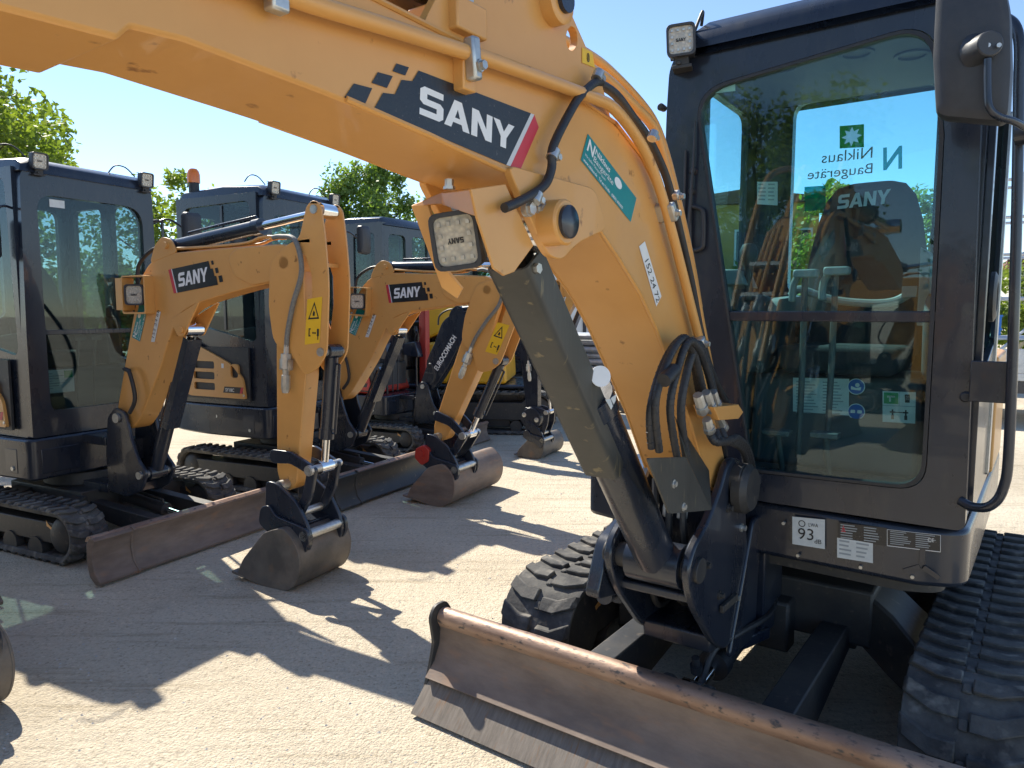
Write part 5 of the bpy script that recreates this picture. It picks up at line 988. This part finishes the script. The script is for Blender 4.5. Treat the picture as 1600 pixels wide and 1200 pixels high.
b = MB(); b.loft([[(-.5, y, z0), (.5, y, z0), (.46, y, z1 - .04), (.3, y, z1), (-.3, y, z1), (-.46, y, z1 - .04)] for y, z0, z1 in ((-.10, 1.46, 1.56), (.0, 1.40, 1.66), (.2, 1.3, 1.74), (.42, 1.2, 1.72), (.50, 1.2, 1.62))]); b.build('hood', YELLOW, T, bevel=.03, ang=60)
b = MB(); b.box(-.45, .45, -.35, .30, 1.19, 1.42); b.build('engine_block', BLACK, T, bevel=.04)
def copy_tree(o, parent=None):
    c = o.copy(); COL.objects.link(c); c.parent = parent
    for ch in list(o.children): copy_tree(ch, c)
    return c
for k, lb in enumerate(('orange excavator added out of view to darken the windscreen reflection, nearest the left edge', 'orange excavator added out of view to darken the windscreen reflection, between two others', 'orange excavator added out of view to darken the windscreen reflection, at the end of the row')):
    c = copy_tree(EDGEM); c.location = ((-5.3, 1.8, 0), (-5.0, -1.6, 0), (-6.6, -4.6, 0))[k]; c['label'] = lb  # unseen copies, added to darken the bright ground mirrored in the lower glass

# ================================================================== TREES
def leaf_mat(name, c1, c2, c3):
    m = bpy.data.materials.new(name); n, l = nodes_of(m); b = n['Principled BSDF']
    oi = n.new('ShaderNodeTexCoord'); nz = n.new('ShaderNodeTexNoise'); nz.inputs['Scale'].default_value = 1.1; nz.inputs['Detail'].default_value = 8; nz.inputs['Roughness'].default_value = .8
    l.new(oi.outputs['Object'], nz.inputs['Vector']); r = n.new('ShaderNodeValToRGB'); e = r.color_ramp.elements; e.new(.5)
    for k, (p, c) in enumerate(((.32, c1), (.5, c2), (.68, c3))): e[k].position = p; e[k].color = (*c, 1)
    l.new(nz.outputs['Fac'], r.inputs['Fac']); l.new(r.outputs['Color'], b.inputs['Base Color']); b.inputs['Roughness'].default_value = .55; b.inputs['Specular IOR Level'].default_value = .3
    tr = n.new('ShaderNodeBsdfTranslucent'); mul = n.new('ShaderNodeMixRGB'); mul.blend_type = 'MULTIPLY'; mul.inputs['Fac'].default_value = 1; mul.inputs['Color2'].default_value = (1.5, 1.6, .5, 1); l.new(r.outputs['Color'], mul.inputs['Color1']); l.new(mul.outputs['Color'], tr.inputs['Color'])
    mx = n.new('ShaderNodeMixShader'); mx.inputs['Fac'].default_value = .42; l.new(b.outputs[0], mx.inputs[1]); l.new(tr.outputs[0], mx.inputs[2]); l.new(mx.outputs[0], n['Material Output'].inputs['Surface']); return m
LEAF = leaf_mat('oak_leaves', (.09, .14, .03), (.18, .24, .05), (.30, .34, .08))
LEAF2 = leaf_mat('poplar_leaves', (.08, .14, .04), (.15, .23, .06), (.25, .31, .10))
def crown_mesh(rx, rz, n, size, seed, clumps, low=-.75):
    rd = random.Random(seed); cl = []
    for _ in range(clumps):
        while True:
            p = V((rd.uniform(-1, 1), rd.uniform(-1, 1), rd.uniform(low, 1)))
            if .25 < p.length < 1: break
        cl.append((p, rd.uniform(.16, .34)))
    vs = []; fs = []
    for i in range(n):
        c, r = cl[i % clumps]; d = V((rd.gauss(0, 1), rd.gauss(0, 1), rd.gauss(0, .8))); d = d.normalized() * (r * rd.random() ** .45)
        p = c + d; p = V((p.x * rx, p.y * rx, p.z * rz)); s = size * rd.uniform(.6, 1.25)
        a = V((rd.gauss(0, 1), rd.gauss(0, 1), rd.gauss(0, .7))).normalized(); b = a.orthogonal().normalized(); b = (b + a.cross(b) * rd.uniform(-1, 1)).normalized()
        k = len(vs); vs += [p - a * s, p + b * s * .5, p + a * s, p - b * s * .5]; fs.append((k, k + 1, k + 2, k + 3))
    return vs, fs, cl
def tree(x, y, h, rx, rz, n, size, seed, label, lm=None, clumps=55, group='trees around the yard', name='tree', low=-.75):
    T = thing(name, label, 'tree', (x, y, 0), 0, group); vs, fs, cl = crown_mesh(rx, rz, n, size, seed, clumps, low); zc = h - rz
    c = MB(); c.add([v + V((0, 0, zc)) for v in vs], fs); c.build('crown', lm or LEAF, T, recalc=False)
    rd = random.Random(seed + 1); t = MB(); r0 = h * .026
    t.tube([(0, 0, -.1), (.05, .02, zc * .5), (rd.uniform(-.2, .2), rd.uniform(-.2, .2), zc), (rd.uniform(-.3, .3), rd.uniform(-.3, .3), h - rz * .5)], [r0 * 1.2, r0, r0 * .7, r0 * .25], 10)
    for p, r in cl[:16]: e = V((p.x * rx, p.y * rx, p.z * rz + zc)); s = V((0, 0, max(zc * .55, e.z - rx * .8))); t.tube([s, s.lerp(e, .5) + V((0, 0, .1)), e], [r0 * .4, r0 * .25, r0 * .07], 6)
    t.build('trunk', BARK, T); return T
tree(-10.35, 12.2, 7.5, 2.7, 3.1, 36000, .075, 3, 'tall broadleaf tree cut off by the left edge above the nearest cab')
tree(-7.7, 17.5, 4.7, 2.0, 1.7, 7500, .075, 5, 'loose light green tree behind the amber beacon', clumps=34)
tree(-3.9, 20.5, 5.75, 1.55, 2.3, 26000, .075, 9, 'dense rounded tree standing between the cabs and the raised boom', LEAF2, clumps=70, low=-1)
tree(-11.5, 16., 4.2, 2.6, 2.2, 16000, .09, 12, 'bushy tree seen through the windows of the leftmost cab', clumps=50, low=-1)
tree(-6.1, 19.5, 4.3, 2.2, 2.2, 16000, .09, 14, 'bushy tree seen through the windows of the cab with the beacon', clumps=50, low=-1)
tree(-1.4, 23., 4.9, 2.4, 2.5, 16000, .09, 17, 'bushy tree behind the dark cab at the back of the row', LEAF2, clumps=50, low=-1)
tree(10.4, 24., 5.6, 2.0, 2.0, 7000, .12, 21, 'tree seen through the big cab beside the star sticker', clumps=45, low=-1)
tree(14.5, 26., 5.7, 1.8, 2.2, 7000, .12, 22, 'tree seen through the big cab beside the lettered rear window', clumps=45, low=-1)
tree(18.5, 26., 3.2, 2.2, 1.6, 6000, .13, 23, 'low bushy tree behind the rack at the right edge', clumps=45, low=-1)
tree(-17.5, -2.5, 8.5, 3.6, 4.0, 24000, .1, 31, 'big dark tree beyond the yard mirrored in the windscreen', LEAF2, clumps=60, low=-1)
tree(-15.5, -9.5, 8.0, 3.6, 4.0, 24000, .1, 33, 'broad tree beyond the yard mirrored in the windscreen beside the big dark one', clumps=60, low=-1)
tree(-9., -14., 7.0, 3.2, 3.3, 18000, .1, 35, 'tree at the far corner of the yard mirrored in the lower glass', clumps=60, low=-1)

hv = MB(); rd = random.Random(77)
for k in range(34000):
    x_ = rd.uniform(-26, 9); y_ = 25.5 + rd.gauss(0, .7); z_ = rd.random() ** .7 * (2.5 + .5 * sin(x_ * 1.7) + .35 * sin(x_ * 4.1)); p = V((x_, y_, z_)); a = V((rd.gauss(0, 1), rd.gauss(0, 1), rd.gauss(0, .7))).normalized() * .14; c = a.orthogonal().normalized() * .09; hv.add([p - a, p + c, p + a, p - c], [(0, 1, 2, 3)])
T = thing('hedge', 'long leafy hedge closing the yard behind the row of excavators', 'hedge', (0, 0, 0)); hv.build('foliage', LEAF2, T, recalc=False)
b = MB()
for k in range(18): b.tube([(-26 + k * 2, 25.6, -.1), (-25.9 + k * 2, 25.5, 1.2), (-26.2 + k * 2, 25.5, 2.2)], [.06, .05, .02], 6)
hs = b.build('stems', BARK, T); hs['kind'] = 'stuff'

# ================================================================== BUILDINGS AND STORES BEHIND
def building(x, y, w_, d, h, rz, m, roof_m, label, wins, name='building', pitch=.8):
    T = thing(name, label, 'building', (x, y, 0), radians(rz), None)
    b = MB(); b.box(-w_ / 2, w_ / 2, 0, d, 0, h); wl = b.build('wall', m, T, bevel=.02)
    b = MB(); b.prism([(-w_ / 2 - .3, h), (w_ / 2 + .3, h), (w_ / 2 + .3, h + .14), (0, h + pitch), (-w_ / 2 - .3, h + .14)], 'y', -.25, d + .25); b.build('roof', roof_m, T)
    for wx, wz, ww, wh in wins:
        b = MB(); b.prism(rrect(wx - ww / 2, wx + ww / 2, wz, wz + wh, .01), 'y', -.06, -.005, 0, [rrect(wx - ww / 2 + .07, wx + ww / 2 - .07, wz + .07, wz + wh - .07, .01)]); b.box(wx - .03, wx + .03, -.05, -.006, wz + .07, wz + wh - .07); f = b.build('window', WHITE, T)
        b = MB(); b.box(wx - ww / 2 + .07, wx + ww / 2 - .07, -.03, -.008, wz + .07, wz + wh - .07); b.build('pane', DARKPANE, f)
    return T
DARKPANE = mat('dark_window_pane', (.03, .05, .06), rough=.08)
building(8.3, 27, 5.2, 6, 5.4, -14, OCHRE, TILE, 'ochre yellow house seen through the side window of the big cab', [(-1.6, 3.2, 1.3, 1.3), (.4, 3.2, 1.3, 1.3), (2.0, 3.2, .8, 1.3), (-1.6, .9, 1.3, 1.4), (.6, .9, 1.3, 1.4)], pitch=.5)
building(22.5, 27, 7, 7, 3.4, -30, CONC, TILE, 'grey shed with brown tiled roof beyond the right edge of the cab', [(-2, 1.2, 1.2, 1.2), (.5, 1.2, 1.2, 1.2)], pitch=2.3)
def container(x, y, rz, label):
    T = thing('site_container', label, 'container', (x, y, 0), radians(rz)); b = MB(); b.box(-1.5, 1.5, 0, 2.4, .12, 2.6); b.build('wall', CONTAINER, T, bevel=.02)
    b = MB()
    for x_ in (-1.5, -.1, .05, 1.42): b.box(x_, x_ + .08, -.03, -.002, .12, 2.58)
    b.box(-1.52, 1.52, -.035, 2.42, 2.6, 2.7); b.box(-1.52, 1.52, -.035, 2.42, .0, .12); b.build('frame', BLACK, T)
    b = MB()
    for x_ in (-.55, .5): b.cyl((x_, -.03, .2), (x_, -.03, 2.5), .03, 8)
    b.build('lock_bar', GALV, T); b = MB(); b.box(.75, 1.1, -.02, -.004, 1.9, 2.05); b.build('sign', TEAL, T)
container(1.75, 17.2, -6, 'white site container with black lock bars behind the raised boom')
GT = 'galvanised tubes stacked behind the boom'
T = thing('tube_stack', 'stack of galvanised scaffold tubes with couplers seen under the raised boom', 'tubes', (1.55, 12.6, 0), radians(-24))
b = MB()
for x_ in (-1.1, .9): b.box(x_, x_ + .1, -.5, .5, .0, .25); b.box(x_, x_ + .06, -.52, -.46, .0, 1.35); b.box(x_, x_ + .06, .46, .52, 0, 1.35)
b.build('rack', GALV, T, bevel=.005)
rd = random.Random(4)
for i in range(9):
    for j in range(7): b = MB(); o1 = rd.uniform(-.12, .12); b.tube([(-1.5 + o1, -.40 + j * .125 + (i % 2) * .05, .29 + i * .105), (1.5 + o1, -.40 + j * .125 + (i % 2) * .05 + rd.uniform(-.03, .03), .29 + i * .105 + rd.uniform(0, .02))], .05, 10); b.build('tube', GALV, T)
for k in range(10): b = MB(); c = V((-1.42 + rd.uniform(-.1, .1), -.38 + .085 * k, .35 + rd.uniform(0, .8))); b.lathe(c, (1, 0, 0), [(0, .07), (.09, .07), (.1, .05), (.1, .03)], 12); b.box(c.x, c.x + .1, c.y + .06, c.y + .13, c.z - .03, c.z + .03); b.build('coupler', ZINC, T)
# at the right edge, beyond the cab: rack of pipes, crates, trailer
T = thing('scaffold_rack', 'tall scaffold rack of grey pipes at the right edge behind the cab', 'scaffold', (8.0, 11.3, 0), radians(-30))
for x_, y_ in ((-.9, -.4), (-.9, .4), (.9, -.4), (.9, .4), (-.3, -.4)): b = MB(); b.cyl((x_, y_, 0), (x_, y_, 3.6), .028, 10); b.build('post', GALV, T)
for z_ in (.5, 1.15, 1.75, 2.4, 2.95, 3.5):
    for y_ in (-.43, .43): b = MB(); b.cyl((-1.2, y_, z_), (1.2, y_, z_), .024, 8); b.build('rail', GALV, T)
b = MB(); b.tube([(-.9, -.46, .5), (.9, -.46, 2.4)], .02, 8); b.build('brace', GALV, T)
for k, (dx, dz, m, lb) in enumerate(((-.75, 1.19, BLUEP, 'blue plastic crate on the middle shelf of the scaffold rack'), (.4, 1.78, BLUEP, 'blue plastic crate on the upper shelf of the scaffold rack'))):
    R_ = Matrix.Rotation(radians(-30), 3, 'Z'); p = V((8.0, 11.3, 0)) + R_ @ V((dx, 0, 0)); T2 = thing('crate', lb, 'crate', (p.x, p.y, dz), radians(-30), 'blue crates on the rack')
    b = MB(); b.box(-.3, .3, -.4, .4, 0, .02); b.box(-.3, .3, -.4, -.38, .021, .3); b.box(-.3, .3, .38, .4, .021, .3); b.box(-.3, -.28, -.379, .379, .021, .3); b.box(.28, .3, -.379, .379, .021, .3)
    for z_ in (.08, .28): b.box(-.315, .315, -.415, -.401, z_, z_ + .03)
    b.build('crate_body', m, T2, bevel=.004)
T = thing('trailer', 'grey flatbed trailer with red tail lamp behind the right edge of the cab', 'trailer', (6.75, 9.9, 0), radians(-28))
b = MB(); b.box(-1.0, 1.0, 0, 2.4, .62, .72); b.box(-1.0, 1.0, 0, .04, .721, 1.05); b.box(-1.0, -.96, .041, 2.4, .721, 1.05); b.box(.96, 1.0, .041, 2.4, .721, 1.05); b.build('bed', GALV, T, bevel=.008)
for x_ in (-.85, .85): b = MB(); b.lathe((x_ - .09, 1.3, .31), (1, 0, 0), [(0, .12), (.0, .29), (.02, .31), (.16, .31), (.18, .29), (.18, .12)], 24); w_ = b.build('wheel', RUBBER, T)
for x_ in (-.75, .75): b = MB(); b.prism(rrect(x_ - .16, x_ + .16, .5, .6, .02), 'y', -.03, -.001); b.build('tail_lamp', TAILRED, T, bevel=.004)
b = MB(); b.box(-.95, .95, .02, .08, .45, .61); b.build('bumper', BLACK, T)
T = thing('pallet_stack', 'stack of wooden pallets behind the trailer at the right edge', 'pallets', (8.6, 14.5, 0), radians(-25))
for k in range(8):
    b = MB()
    for q in range(6): b.box(-.6 + q * .22, -.48 + q * .22, -.4, .4, .125 + k * .15, .148 + k * .15)
    for q in (-.38, 0, .34): b.box(-.6, .62, q - .05, q + .05, .02 + k * .15, .124 + k * .15)
    b.build('pallet', WOOD, T)

# loose grit on the yard
rd = random.Random(11); b = MB()
for k in range(1500):
    x_, y_ = rd.uniform(-3.4, 1.4), 1.7 + 7 * rd.random() ** 1.5; s = rd.uniform(.0025, .007) * (1.8 if rd.random() < .06 else 1)
    vs = [(x_ + s * rd.uniform(.7, 1.3) * cos(a), y_ + s * rd.uniform(.7, 1.3) * sin(a), 0) for a in [q * pi / 3 for q in range(6)]]; b.add(vs + [(x_, y_, s * .8)], [(q, (q + 1) % 6, 6) for q in range(6)])
gr = b.build('grit', CONC); gr['kind'] = 'stuff'

# ================================================================== CAMERA AND OUTPUT
cd = bpy.data.cameras.new('camera'); cam = bpy.data.objects.new('camera', cd); COL.objects.link(cam); sc.camera = cam
cam.location = (0, 0, CAM_H); cam.rotation_euler = (radians(90) - CAM_T, 0, 0); cd.sensor_width = 36; cd.lens = 36 * CAM_F / 1600; cd.clip_end = 1000; cd.clip_start = .02
sc.view_settings.view_transform = 'Standard'; sc.view_settings.look = 'None'; sc.view_settings.gamma = 1; sc.view_settings.exposure = 1.08
sc.cycles.max_bounces = 8; sc.cycles.transparent_max_bounces = 24; sc.cycles.glossy_bounces = 4; sc.cycles.diffuse_bounces = 3; sc.cycles.sample_clamp_indirect = 6
